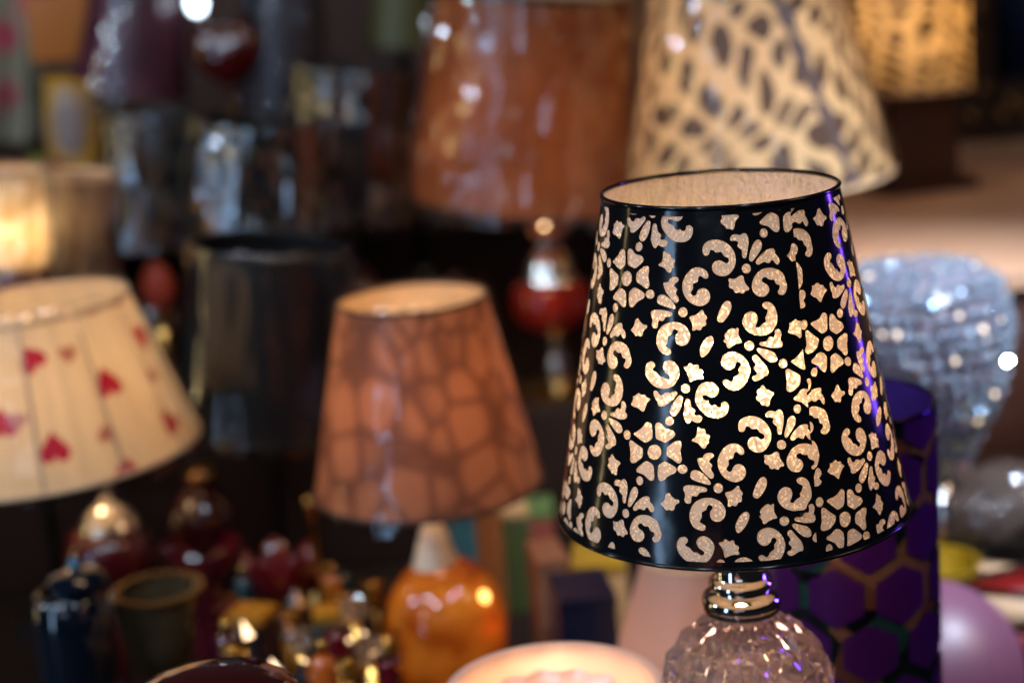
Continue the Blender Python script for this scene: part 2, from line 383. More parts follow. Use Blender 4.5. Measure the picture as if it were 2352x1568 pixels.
# ================================================================ the black patterned lamp in focus
RB, RTOP, SH = .09, .05809, .16685
TAP, SINA, SL = .470588, .187846, 1.018124
SB = Vector((.108156, .842761, 1.146544)); SAX = Vector((.004111, .001911, .99999)).normalized()
FRD = Vector((-.128638, -.991689, .002424)); RTD = SAX.cross(FRD)
def cone(th, t, off=0):
    r = RB + (RTOP - RB) * t / SH + off
    return SB + SAX * t + (FRD * math.cos(th) + RTD * math.sin(th)) * r
def flat(th, t): s = (TAP - t) * SL; return (s * math.sin(th * SINA), -s * math.cos(th * SINA))
def unflat(x, y): s = math.hypot(x, y); return math.atan2(x, -y) / SINA, TAP - s / SL
PAT = """-893 -32937 -891 -32759 -809 -32584 -655 -32457 -429 -32393 -192 -32398 71 -32476 301 -32636 485 -32852 594 -33095 627 -33365 588 -33601 491 -33805 336 -33991 154 -34093 -54 -34108 -258 -34039 -416 -33913 -484 -33746 -471 -33582 -382 -33437 -231 -33364 -54 -33378 61 -33458 177 -33513 282 -33468 316 -33365 261 -33258 145 -33208 59 -33130 -9 -32993 -97 -32968 -216 -32998 -318 -32964 -375 -32887 -478 -32861 -553 -32893 -588 -33011 -651 -33097 -771 -33116 -858 -33058
1325 -34618 1364 -34412 1479 -34179 1656 -33979 1877 -33855 2160 -33808 2444 -33851 2698 -33967 2887 -34155 2960 -34368 3017 -34550 3055 -34672 3049 -34791 2980 -34967 2841 -35095 2693 -35103 2583 -35038 2572 -34918 2657 -34832 2679 -34714 2650 -34637 2522 -34601 2446 -34508 2389 -34371 2262 -34365 2136 -34344 2031 -34250 1922 -34236 1827 -34300 1807 -34403 1895 -34512 2032 -34578 2121 -34701 2146 -34852 2077 -34998 1947 -35111 1760 -35146 1564 -35092 1417 -34951 1348 -34798
-1917 -34450 -1854 -34212 -1702 -33949 -1509 -33747 -1291 -33651 -1078 -33645 -871 -33729 -713 -33885 -668 -34036 -694 -34154 -800 -34189 -903 -34145 -990 -34061 -1080 -34057 -1144 -34136 -1164 -34269 -1244 -34356 -1382 -34380 -1417 -34484 -1406 -34604 -1472 -34721 -1521 -34794 -1495 -34900 -1391 -34964 -1282 -34923 -1232 -34805 -1136 -34674 -998 -34620 -848 -34640 -703 -34751 -627 -34933 -644 -35127 -756 -35317 -941 -35429 -1153 -35460 -1393 -35383 -1632 -35225 -1808 -34994 -1906 -34720
-3363 -37030 -3299 -36728 -3170 -36488 -2993 -36325 -2722 -36195 -2459 -36156 -2173 -36199 -1910 -36327 -1732 -36527 -1640 -36770 -1658 -36980 -1775 -37187 -1966 -37288 -2170 -37283 -2324 -37160 -2374 -36963 -2358 -36812 -2257 -36694 -2237 -36589 -2329 -36506 -2442 -36524 -2511 -36628 -2548 -36733 -2715 -36820 -2768 -36925 -2758 -37076 -2865 -37255 -2835 -37347 -2706 -37409 -2612 -37501 -2618 -37637 -2702 -37711 -2883 -37709 -3097 -37615 -3243 -37462 -3337 -37249
1788 -35580 1815 -35462 1935 -35394 2121 -35418 2274 -35515 2408 -35716 2477 -35959 2483 -36169 2441 -36406 2352 -36611 2154 -36839 1901 -36945 1624 -36955 1323 -36901 1088 -36770 901 -36567 808 -36294 845 -36116 972 -35913 1126 -35825 1277 -35809 1425 -35876 1525 -36030 1539 -36210 1465 -36385 1415 -36502 1458 -36564 1579 -36576 1658 -36514 1738 -36429 1895 -36347 1930 -36259 1897 -36153 1954 -36052 2007 -35905 2027 -35786 1967 -35730 1861 -35688
-236 -38068 -160 -37861 9 -37718 249 -37653 484 -37693 717 -37823 918 -38027 1043 -38272 1101 -38544 1051 -38811 905 -39104 716 -39335 504 -39446 295 -39473 89 -39429 -83 -39273 -195 -39104 -175 -38985 -54 -38929 62 -38978 149 -39042 254 -39001 319 -38869 426 -38783 548 -38713 567 -38609 541 -38518 605 -38401 675 -38285 643 -38179 556 -38136 450 -38185 400 -38333 276 -38447 126 -38501 -22 -38481 -151 -38371 -225 -38233
-4040 -38424 -3996 -38241 -3882 -38089 -3718 -38014 -3560 -38045 -3478 -38167 -3500 -38273 -3609 -38379 -3577 -38470 -3423 -38531 -3325 -38653 -3227 -38745 -3060 -38761 -2947 -38852 -2833 -38883 -2732 -38824 -2729 -38733 -2823 -38641 -2952 -38565 -3045 -38397 -3072 -38245 -2981 -38065 -2812 -37976 -2600 -37994 -2412 -38117 -2276 -38300 -2231 -38497 -2279 -38738 -2417 -39008 -2618 -39203 -2883 -39307 -3183 -39315 -3486 -39230 -3758 -39048 -3963 -38790 -4029 -38607
-1528 -39745 -1472 -39505 -1339 -39236 -1151 -39075 -907 -39022 -670 -39073 -496 -39199 -399 -39382 -437 -39591 -562 -39722 -743 -39762 -905 -39698 -1053 -39649 -1175 -39676 -1180 -39797 -1078 -39874 -915 -39938 -860 -40075 -774 -40167 -608 -40127 -507 -40205 -404 -40238 -327 -40165 -291 -40031 -185 -39975 -39 -40025 29 -40177 -10 -40416 -137 -40622 -350 -40736 -618 -40752 -915 -40676 -1178 -40489 -1380 -40229 -1507 -39986
400 -32388 449 -32271 585 -32189 763 -32206 881 -32232 973 -32162 1094 -32153 1195 -32247 1249 -32412 1255 -32621 1198 -32915 1142 -33181 1107 -33298 1016 -33323 944 -33261 920 -33126 926 -32962 855 -32870 754 -32791 738 -32686 777 -32599 720 -32522 573 -32485 455 -32494
1241 -33334 1280 -33127 1399 -32806 1530 -32574 1687 -32486 1824 -32542 1879 -32708 1824 -32914 1658 -33175 1466 -33404 1356 -33482 1267 -33439
1552 -33527 1619 -33381 1844 -33153 2070 -32985 2295 -32920 2454 -32942 2507 -33063 2493 -33152 2632 -33308 2721 -33491 2681 -33638 2582 -33678 2472 -33599 2397 -33476 2302 -33466 2218 -33573 2107 -33582 1984 -33532 1858 -33556 1732 -33625 1609 -33634
1306 -33813 1282 -33909 1220 -33984 1134 -34023 1041 -34018 959 -33971 904 -33891 887 -33793 911 -33698 973 -33623 1058 -33584 1151 -33588 1234 -33635 1289 -33715
2181 -32192 2158 -32284 2100 -32356 2020 -32394 1934 -32390 1858 -32345 1808 -32269 1793 -32175 1816 -32083 1873 -32011 1952 -31973 2038 -31977 2115 -32021 2166 -32098
249 -34300 297 -34228 443 -34264 623 -34228 775 -34131 895 -34121 966 -34214 975 -34363 1057 -34546 1185 -34716 1151 -34819 1015 -34836 936 -34942 832 -34952 715 -34887 595 -34927 493 -34862 454 -34741 308 -34675 254 -34553 288 -34436
-2801 -32838 -2717 -32833 -2620 -32906 -2504 -32911 -2442 -33004 -2399 -33141 -2272 -33206 -2218 -33298 -2297 -33430 -2287 -33566 -2388 -33652 -2442 -33785 -2526 -33842 -2639 -33793 -2750 -33638 -2914 -33542 -3100 -33474 -3063 -33400 -2922 -33300 -2846 -33122
-2864 -34387 -2809 -34284 -2609 -34260 -2538 -34127 -2372 -34049 -2179 -34056 -2087 -34144 -2107 -34248 -2255 -34348 -2324 -34466 -2247 -34543 -2172 -34651 -2241 -34769 -2229 -34875 -2139 -35013 -2123 -35163 -2229 -35265 -2386 -35185 -2604 -34938 -2776 -34692
-3234 -35101 -3175 -34921 -3001 -34851 -2801 -34902 -2576 -35059 -2390 -35276 -2285 -35459 -2321 -35548 -2498 -35528 -2790 -35430 -3055 -35348 -3222 -35237
-3614 -35789 -3572 -35638 -3375 -35567 -3064 -35574 -2731 -35628 -2537 -35678 -2460 -35785 -2512 -35874 -2677 -35900 -2827 -35927 -2915 -36046 -3018 -36104 -3153 -36071 -3224 -36130 -3247 -36281 -3269 -36401 -3375 -36454 -3513 -36412 -3579 -36275 -3536 -36094 -3548 -35942
-1720 -35723 -1746 -35823 -1810 -35903 -1899 -35946 -1997 -35943 -2083 -35895 -2141 -35812 -2159 -35709 -2132 -35608 -2068 -35529 -1977 -35486 -1880 -35489 -1795 -35537 -1738 -35621
-3370 -34825 -3398 -34919 -3467 -34993 -3566 -35032 -3676 -35030 -3774 -34985 -3840 -34907 -3862 -34812 -3834 -34718 -3761 -34644 -3660 -34604 -3550 -34607 -3454 -34652 -3390 -34730
-1631 -35960 -1537 -35903 -1383 -35878 -1196 -35779 -1070 -35649 -965 -35668 -941 -35803 -827 -35957 -816 -36047 -879 -36135 -856 -36285 -905 -36388 -1042 -36428 -1108 -36561 -1230 -36587 -1319 -36539 -1444 -36610 -1534 -36563 -1513 -36443 -1521 -36263 -1592 -36111
1563 -37341 1642 -37255 1826 -37250 1953 -37181 2036 -37051 2161 -37028 2237 -37077 2318 -37037 2339 -36903 2346 -36754 2476 -36686 2616 -36784 2655 -36980 2581 -37186 2688 -37312 2681 -37461 2533 -37558 2247 -37572 1909 -37493 1635 -37434
1431 -37603 1509 -37532 1721 -37573 1995 -37648 2238 -37781 2371 -37983 2363 -38162 2187 -38248 1972 -38185 1735 -37978 1531 -37758
1220 -37951 1315 -37851 1435 -37872 1579 -38059 1783 -38295 1913 -38496 1944 -38708 1899 -38840 1759 -38877 1603 -38974 1417 -39069 1266 -39055 1172 -38937 1215 -38849 1352 -38796 1402 -38694 1360 -38602 1273 -38523 1278 -38403 1341 -38331 1316 -38196 1245 -38087
1317 -37418 1291 -37516 1225 -37593 1133 -37633 1033 -37628 945 -37580 886 -37497 868 -37396 894 -37297 960 -37220 1051 -37180 1151 -37185 1240 -37234 1299 -37317
2874 -38327 2849 -38426 2787 -38503 2701 -38542 2609 -38536 2528 -38487 2474 -38404 2458 -38303 2483 -38204 2544 -38127 2629 -38087 2722 -38093 2804 -38142 2858 -38226
-101 -37130 -9 -37044 -48 -36908 2 -36790 109 -36690 232 -36591 352 -36551 469 -36601 560 -36539 632 -36608 610 -36787 646 -36997 757 -37197 709 -37269 531 -37276 319 -37372 197 -37471 93 -37467 39 -37330 13 -37239
1557 -39346 1667 -39268 1724 -39355 1826 -39481 2007 -39581 2160 -39635 2171 -39740 2042 -39853 1973 -40029 1933 -40237 1838 -40306 1734 -40240 1582 -40232 1497 -40078 1350 -39980 1325 -39844 1405 -39728 1366 -39576 1400 -39488 1523 -39449
-3618 -39489 -3545 -39413 -3425 -39428 -3345 -39549 -3230 -39640 -3111 -39610 -3058 -39519 -2924 -39489 -2794 -39519 -2663 -39505 -2499 -39430 -2390 -39507 -2411 -39613 -2612 -39823 -2847 -40004 -3083 -40141 -3286 -40172 -3401 -40096 -3413 -39960 -3510 -39823 -3590 -39671
-2814 -40398 -2723 -40156 -2518 -39884 -2350 -39674 -2221 -39638 -2125 -39736 -2137 -39887 -2212 -40158 -2349 -40430 -2516 -40595 -2645 -40616 -2771 -40535
-1979 -39843 -1884 -39799 -1778 -39861 -1753 -39997 -1715 -40194 -1597 -40301 -1539 -40393 -1621 -40527 -1517 -40589 -1334 -40592 -1223 -40699 -1285 -40864 -1440 -40937 -1621 -40889 -1741 -40827 -1823 -40932 -1918 -40977 -2038 -40870 -2107 -40673 -2132 -40507 -2074 -40250 -2050 -40039
-1756 -39319 -1781 -39416 -1845 -39494 -1933 -39537 -2031 -39535 -2117 -39491 -2174 -39411 -2192 -39313 -2166 -39215 -2102 -39137 -2012 -39094 -1915 -39096 -1830 -39141 -1773 -39220
-2623 -40859 -2648 -40954 -2713 -41030 -2803 -41072 -2901 -41072 -2989 -41031 -3048 -40955 -3067 -40860 -3040 -40765 -2975 -40689 -2884 -40646 -2785 -40646 -2698 -40688 -2641 -40764
-2025 -38320 -1960 -38261 -1835 -38248 -1738 -38139 -1631 -38162 -1526 -38240 -1387 -38183 -1297 -38230 -1274 -38396 -1125 -38460 -1093 -38566 -1135 -38700 -1079 -38807 -1128 -38896 -1294 -38877 -1509 -38917 -1665 -38989 -1758 -39002 -1799 -38866 -1836 -38654 -1922 -38472
-3807 -39840 -3954 -39948 -4051 -40132 -4169 -40378 -4262 -40416 -4370 -40336 -4535 -40231 -4725 -40189 -4886 -40084 -4835 -39976 -4770 -39806 -4786 -39683 -4648 -39651 -4530 -39557 -4415 -39526 -4287 -39616 -4103 -39599 -4017 -39720 -3875 -39765
-3493 -44821 -3366 -44733 -3247 -44579 -3167 -44342 -3012 -44273 -2936 -44365 -2822 -44494 -2668 -44585 -2531 -44592 -2517 -44732 -2658 -44810 -2741 -44924 -2777 -45074 -2909 -45134 -3026 -45080 -3169 -45122 -3266 -45030 -3344 -44939
-323 -36006 -239 -35770 -110 -35507 46 -35305 196 -35266 310 -35361 338 -35556 264 -35792 105 -36054 -80 -36240 -229 -36255 -343 -36155
-1215 -37557 -1155 -37348 -977 -37054 -791 -36904 -656 -36879 -556 -36993 -564 -37188 -695 -37483 -885 -37731 -1055 -37855 -1174 -37813
-4797 -41482 -4621 -41370 -4316 -41179 -4107 -40946 -3981 -40913 -3807 -40987 -3769 -41184 -3774 -41642 -3909 -41797 -4144 -41894 -4376 -41793 -4630 -41616
-3603 -41090 -3528 -40952 -3391 -40930 -3243 -41010 -3100 -41176 -2872 -41251 -2696 -41296 -2575 -41477 -2661 -41614 -2861 -41752 -3095 -41875 -3293 -41817 -3492 -41744 -3590 -41639 -3595 -41334
-3024 -42133 -2871 -41995 -2605 -41826 -2428 -41786 -2304 -41840 -2297 -42053 -2353 -42265 -2317 -42538 -2292 -42689 -2377 -42841 -2521 -42857 -2738 -42692 -2960 -42573 -3047 -42453
-3510 -43009 -3335 -42853 -3150 -42789 -2940 -42877 -2719 -42996 -2589 -43116 -2635 -43299 -2865 -43408 -3065 -43518 -3236 -43674 -3406 -43739 -3536 -43636 -3557 -43316
-4707 -43199 -4571 -43056 -4345 -42880 -4143 -42791 -3951 -42852 -3783 -42986 -3751 -43229 -3743 -43534 -3811 -43689 -3951 -43718 -4122 -43608 -4294 -43445 -4546 -43362 -4692 -43306
-5084 -41891 -4944 -41800 -4755 -41911 -4533 -42042 -4335 -42159 -4305 -42327 -4352 -42589 -4560 -42749 -4790 -42880 -4981 -42887 -5074 -42752 -5026 -42504 -5054 -42167
-3331 -42341 -3357 -42465 -3423 -42574 -3521 -42656 -3640 -42702 -3765 -42705 -3883 -42665 -3977 -42587 -4038 -42480 -4055 -42357 -4028 -42233 -3959 -42123 -3858 -42040 -3737 -41995 -3611 -41992 -3496 -42033 -3404 -42112 -3347 -42219"""
TILE = [np.array([int(v) for v in l.split()], float).reshape(-1, 2) * .01 for l in PAT.split('\n')]     # mm on the unrolled shade
def rounder(p):
    """Catmull-Rom: soften a cut-out's outline"""
    a, b, c, d = np.roll(p, 1, 0), p, np.roll(p, -1, 0), np.roll(p, -2, 0)
    mid = (-a + 9 * b + 9 * c - d) / 16
    o = np.empty((len(p) * 2, 2)); o[0::2] = p; o[1::2] = mid
    return o
TILE = [rounder(p) for p in TILE]
LA, LB = np.array((13.3, -83.2)), np.array((-78.6, -32.3))
W2 = np.array((-36.96, -422.50)); W3 = np.array((52.45, -374.27))
def seam(t): return math.radians(26.2 + 46.5 * max(0, min(t, SH)))
def sheet(lo, hi, xf, tag):
    """one sheet of the foil between the angles lo(t) and hi(t): triangles of the foil, cut-outs left open"""
    T0, T1 = .0, SH
    shapes = []
    for i in range(-5, 6):
        for j in range(-5, 6):
            for p in TILE:
                q = xf(p + LA * i + LB * j); c = q.mean(0)
                th, t = unflat(c[0] / 1000, c[1] / 1000)
                if lo(t) - .15 < th < hi(t) + .15 and -.02 < t < SH + .02: shapes.append(q)
    vs, es = [], []
    def poly(pts):
        b = len(vs)
        for x, y in pts: vs.append(Vector((float(x), float(y))))
        for k in range(len(pts)): es.append((b + k, b + (k + 1) % len(pts)))
    edge = []
    K = 90
    for k in range(K): t = T0; th = lo(t) + (hi(t) - lo(t)) * k / K; edge.append((th, t))
    for k in range(40): t = T0 + (T1 - T0) * k / 40; edge.append((hi(t), t))
    for k in range(K): t = T1; th = hi(t) + (lo(t) - hi(t)) * k / K; edge.append((th, t))
    for k in range(40): t = T1 + (T0 - T1) * k / 40; edge.append((lo(t), t))
    E = [tuple(1000 * c for c in flat(*e)) for e in edge]
    poly(E)
    bands = [.0035, SH - .0035]
    for tb in bands:
        b = len(vs)
        for k in range(K + 1):
            th = lo(tb) + (hi(tb) - lo(tb)) * (.0005 + .999 * k / K); x, y = flat(th, tb); vs.append(Vector((x * 1000, y * 1000)))
        for k in range(K): es.append((b + k, b + k + 1))
    for q in shapes: poly(q)
    nt = 70
    for a in range(1, nt):
        t = T0 + (T1 - T0) * a / nt; r = RB + (RTOP - RB) * t / SH
        nn = int((hi(t) - lo(t)) * r / .0026)
        for k in range(1, nn):
            th = lo(t) + (hi(t) - lo(t)) * (k + .5 * (a % 2)) / nn
            if th < hi(t) - .01: x, y = flat(th, t); vs.append(Vector((x * 1000, y * 1000)))
    ov, oe, of, *_ = delaunay_2d_cdt(vs, es, [], 0, 1e-4)
    P = np.array([(v.x, v.y) for v in ov]); F = np.array([f for f in of if len(f) == 3])
    C = P[F].mean(1)
    s = np.hypot(C[:, 0], C[:, 1]) / 1000; th = np.arctan2(C[:, 0], -C[:, 1]) / SINA; tt = TAP - s / SL
    lov = np.array([lo(x) for x in tt]); hiv = np.array([hi(x) for x in tt])
    ok = (tt > T0 - 1e-6) & (tt < T1 + 1e-6) & (th > lov - 1e-6) & (th < hiv + 1e-6)
    hole = np.zeros(len(C), bool)
    for q in shapes:
        mn, mx = q.min(0), q.max(0)
        idx = np.where((C[:, 0] > mn[0]) & (C[:, 0] < mx[0]) & (C[:, 1] > mn[1]) & (C[:, 1] < mx[1]))[0]
        if not len(idx): continue
        x, y = C[idx, 0], C[idx, 1]; ins = np.zeros(len(idx), bool)
        for a in range(len(q)):
            x1, y1 = q[a]; x2, y2 = q[a - 1]
            if y1 == y2: continue
            cr = ((y1 > y) != (y2 > y)) & (x < (x2 - x1) * (y - y1) / (y2 - y1) + x1)
            ins ^= cr
        hole[idx[ins]] = True
    hole &= (tt > bands[0]) & (tt < bands[1])
    F = F[ok & ~hole]
    used = np.unique(F); remap = {u: i for i, u in enumerate(used)}
    verts = []
    for u in used:
        th_, t_ = unflat(P[u, 0] / 1000, P[u, 1] / 1000)
        ds = abs(th_ - seam(t_))
        wr = math.exp(-(ds / .24) ** 2) * (1.0 + 1.6 * (1 - t_ / SH))
        n1 = noise.noise(Vector((th_ * 2.6, t_ * 9, 1.3))) * .0006 + noise.noise(Vector((th_ * 8, t_ * 22, 7))) * .00022
        n2 = wr * (.0008 * noise.noise(Vector((th_ * 26, t_ * 120, 4))) + .0006 * noise.noise(Vector((th_ * 9, t_ * 40, 9))))
        verts.append(cone(th_, t_, .0005 + n1 + max(-.0003, n2) + (.0004 if tag else 0)))
    me = bpy.data.meshes.new('foil')
    me.from_pydata(verts, [], [tuple(remap[i] for i in f) for f in F.tolist()])
    return me
def left_xf(p): return p
_d = math.radians(-6.3); _R = np.array(((math.cos(_d), -math.sin(_d)), (math.sin(_d), math.cos(_d))))
def right_xf(p): return (p - W2) @ _R.T + W3
GY = SB.y
ball_c = at_y(1717, 1592, GY)
lamp = thing('table_lamp', 'table lamp with shiny black shade of cut-out swirls and flowers on a cut crystal ball', 'table lamp', (ball_c.x, GY, COUNTER_Z))
def foil_mat():
    m, nt, out = nodes('black_mirror_foil')
    p = N(nt, 'ShaderNodeBsdfPrincipled'); p.inputs['Base Color'].default_value = (.004, .004, .005, 1)
    p.inputs['Roughness'].default_value = .06; p.inputs['IOR'].default_value = 1.36; p.inputs['Specular IOR Level'].default_value = .5
    tc = N(nt, 'ShaderNodeTexCoord'); nz = N(nt, 'ShaderNodeTexNoise', i_Scale=45.0, i_Detail=2.0); L(nt, tc.outputs['Object'], nz.inputs['Vector'])
    r = N(nt, 'ShaderNodeMapRange'); r.inputs[3].default_value = .07; r.inputs[4].default_value = .18; L(nt, nz.outputs['Fac'], r.inputs[0]); L(nt, r.outputs[0], p.inputs['Roughness'])
    b = N(nt, 'ShaderNodeBump', i_Strength=.12, i_Distance=.002); L(nt, nz.outputs['Fac'], b.inputs['Height']); L(nt, b.outputs[0], p.inputs['Normal'])
    L(nt, p.outputs[0], out.inputs[0]); return m
def glitter_mat():
    m, nt, out = nodes('glitter_cloth')
    uv = N(nt, 'ShaderNodeUVMap')
    v = N(nt, 'ShaderNodeTexVoronoi', i_Scale=950.0); v.voronoi_dimensions = '2D'; L(nt, uv.outputs[0], v.inputs['Vector'])
    sep = N(nt, 'ShaderNodeSeparateColor'); L(nt, v.outputs['Color'], sep.inputs[0])
    fl = N(nt, 'ShaderNodeMapRange'); fl.inputs[1].default_value = .70; fl.inputs[2].default_value = .82; L(nt, sep.outputs[0], fl.inputs[0])
    big = N(nt, 'ShaderNodeTexNoise', i_Scale=55.0, i_Detail=2.0); L(nt, uv.outputs[0], big.inputs['Vector'])
    br = N(nt, 'ShaderNodeMapRange'); br.inputs[1].default_value = .36; br.inputs[2].default_value = .66; L(nt, big.outputs['Fac'], br.inputs[0])
    mu = N(nt, 'ShaderNodeMath', operation='MULTIPLY'); L(nt, fl.outputs[0], mu.inputs[0]); L(nt, br.outputs[0], mu.inputs[1])
    ct = N(nt, 'ShaderNodeMix', data_type='RGBA'); ct.inputs[6].default_value = (.27, .215, .165, 1); ct.inputs[7].default_value = (1, .96, .80, 1)
    L(nt, mu.outputs[0], ct.inputs[0])
    tr = N(nt, 'ShaderNodeBsdfTranslucent'); L(nt, ct.outputs[2], tr.inputs[0])
    df = N(nt, 'ShaderNodeBsdfDiffuse'); df.inputs[0].default_value = (.86, .74, .60, 1)
    a = N(nt, 'ShaderNodeMixShader'); a.inputs[0].default_value = .58; L(nt, df.outputs[0], a.inputs[1]); L(nt, tr.outputs[0], a.inputs[2])
    gl = N(nt, 'ShaderNodeBsdfRefraction', i_Roughness=.9, i_IOR=1.5); gl.inputs[0].default_value = (1, .95, .8, 1)
    ff = N(nt, 'ShaderNodeMapRange'); ff.inputs[3].default_value = .02; ff.inputs[4].default_value = .45; L(nt, fl.outputs[0], ff.inputs[0])
    k = N(nt, 'ShaderNodeMixShader'); L(nt, ff.outputs[0], k.inputs[0]); L(nt, a.outputs[0], k.inputs[1]); L(nt, gl.outputs[0], k.inputs[2])
    L(nt, k.outputs[0], out.inputs[0]); return m
Pt_ = SB + SAX * SH
me = frustum(SB, Pt_, RB, RTOP, 160, 24)
uvd = me.uv_layers[0].data
shade = link('shade', me, glitter_mat(), lamp, label='peach glitter cloth lit from inside')
FOIL = foil_mat()
foils = [sheet(lambda t: -PI, seam, left_xf, 0), sheet(lambda t: seam(t) - .012, lambda t: PI, right_xf, 1)]
for me in foils:
    o = link('foil_cover', me, FOIL, shade, label='glossy black film with cut-out swirls, flowers and stars')
bm = bmesh.new(); torus(bm, Pt_, Pt_ + SAX, RTOP + .0006, .00115, 120, 10); obj('top_rim', bm, FOIL, shade)
bm = bmesh.new(); torus(bm, SB, SB + SAX, RB + .0006, .001, 140, 10); obj('bottom_rim', bm, FOIL, shade)
bulb(lamp, SB + SAX * .066, 62.0, (1.0, .60, .29), .017)
# chrome neck with its rings
def zpx(y): return at_y(1700, y, GY).z
zs = [(1400, 80), (1393, 83), (1387, 82), (1382, 85.5), (1372, 87), (1364, 85), (1358, 78), (1354, 66), (1350, 63), (1346, 66), (1341, 70), (1334, 71), (1327, 69), (1322, 62), (1318, 57), (1290, 56), (1255, 54), (1250, 30), (1200, 28)]
P0 = Vector((at_y(1703, 1370, GY).x, GY, zpx(1400)))
bm = bmesh.new(); lathe(bm, P0, P0 + Vector((0, 0, 1)), [(r * .95 / FPX, zpx(y) - zpx(1400)) for y, r in zs], 72); obj('neck', bm, CHROME, lamp, angle=50)
# cut crystal ball
def crystal(root, c, R, rows=9, cols=18, deep=.0022, name='crystal_ball', mat=None, squash=1, hollow=.72):
    bm = bmesh.new(); g = []
    lat0, lat1 = math.radians(-74), math.radians(72)
    def pt(a, b, rr): return c + Vector((rr * math.cos(b) * math.cos(a), rr * math.cos(b) * math.sin(a), rr * math.sin(b) * squash))
    for j in range(rows + 1):
        b = lat0 + (lat1 - lat0) * j / rows
        g.append([bm.verts.new(pt(2 * PI * (k + .5 * (j % 2)) / cols, b, R)) for k in range(cols)])
    mids = {}
    def mid(u, v):
        key = frozenset((u, v))
        if key not in mids:
            m_ = (u.co + v.co) / 2 - c; mids[key] = bm.verts.new(c + m_ * (1 - deep / R))
        return mids[key]
    def star(q):
        cc = sum((v.co for v in q), Vector()) / len(q) - c; ce = bm.verts.new(c + cc * ((R - deep * .35) / cc.length))
        for x in range(len(q)):
            u, v = q[x], q[(x + 1) % len(q)]; m_ = mid(u, v)
            bm.faces.new((u, m_, ce)); bm.faces.new((m_, v, ce))
    for j in range(rows - 1):
        for k in range(cols):
            o = j % 2
            star([g[j][k], g[j + 1][(k + o) % cols], g[j + 2][k], g[j + 1][(k - 1 + o) % cols]])
    for k in range(cols):                       # half diamonds that close the top and bottom rows
        star([g[0][k], g[0][(k + 1) % cols], g[1][k]])
        w_ = g[rows - 1][k] if (rows - 1) % 2 else g[rows - 1][(k + 1) % cols]
        star([g[rows][(k + 1) % cols], g[rows][k], w_])
    def ring(rw): return [x for k in range(cols) for x in (g[rw][k], mid(g[rw][k], g[rw][(k + 1) % cols]))]
    bm.faces.new(ring(0)[::-1]); bm.faces.new(ring(rows))
    bmesh.ops.recalc_face_normals(bm, faces=bm.faces)
    if hollow:
        r = bmesh.ops.create_uvsphere(bm, u_segments=24, v_segments=14, radius=R * hollow, matrix=Matrix.Translation(c) @ Matrix.Diagonal((1, 1, squash * .98, 1)))
        fs = list({f for v in r['verts'] for f in v.link_faces}); bmesh.ops.reverse_faces(bm, faces=fs)
        for f in fs: f.smooth = True
    me = bpy.data.meshes.new(name); bm.to_mesh(me); bm.free()
    return link(name, me, mat, root, smooth=False)
CRYSTAL = glass_mat('pressed_crystal', (1, .97, .96, 1), rough=.015, clear=.91, body=(1, .72, .62, 1))  # pink body colour stands in for warm light caught in the cuts
crystal(lamp, ball_c, 208 * depth(ball_c) / FPX, 10, 14, .0056, mat=CRYSTAL, hollow=.80)
bulb(lamp, ball_c + Vector((.002, .004, .012)), 14.0, (1.0, .62, .46), .008)  # added light source inside the crystal to make it sparkle
bm = bmesh.new(); b0 = Vector((ball_c.x, GY, ball_c.z - .0455))
lathe(bm, Vector((ball_c.x, GY, COUNTER_Z)), Vector((ball_c.x, GY, 9)), [(.05, 0), (.05, .006), (.043, .011), (.022, .018), (.018, b0.z - COUNTER_Z - .004), (.022, b0.z - COUNTER_Z + .002)], 60)
obj('foot', bm, CHROME, lamp, angle=40)

# ================================================================ lamps around it
GRP_L = 'lamps for sale'
def lamp_root(name, label, bc, d, cat='table lamp', zb=None, group=None):
    P = at(bc[0], bc[1], d); return thing(name, label, cat, (P.x, P.y, surf(P.y) if zb is None else zb), group), P

# --- cream shade with hearts, left
lr, P = lamp_root('table_lamp', 'table lamp with lit cream shade printed with red hearts, leaning at the left', (140, 1040), 1.42)
HEARTC = shade_mat('cream_heart_cloth', lin('f3dab0'), dif=.45, tra=.55)
Pb, Pt, Rb, Rt = shade_part(lr, (118, 1036), 338, (54, 702), 236, 1.42, HEARTC, (IVORYTRIM, IVORYTRIM), .002, wrap=.0025, seed=3, power=36, bulb_h=.42)
ax, e1, e2 = frame(Pb, Pt); HH = (Pt - Pb).length
def on_shade(px, py, off):
    """where the sight line through a pixel first meets the shade: angle and height"""
    o = Vector((0, 0, EYE)); dv = ray(px, py); lo, hi = .6, depth(Pb)
    prev = None
    for k in range(400):
        s = .9 + (depth(Pb) - .9) * k / 399
        p = o + dv * s - Pb; t = p.dot(ax); rad = (p - ax * t).length
        if rad <= Rb + (Rt - Rb) * t / HH: break
    q = p - ax * t
    return math.atan2(q.dot(e2), q.dot(e1)), t
REDH = shade_mat('red_heart_print', lin('da2442'), dif=.5, tra=.5)
PALEH = shade_mat('pale_heart_print', lin('d88a70'), dif=.5, tra=.5)
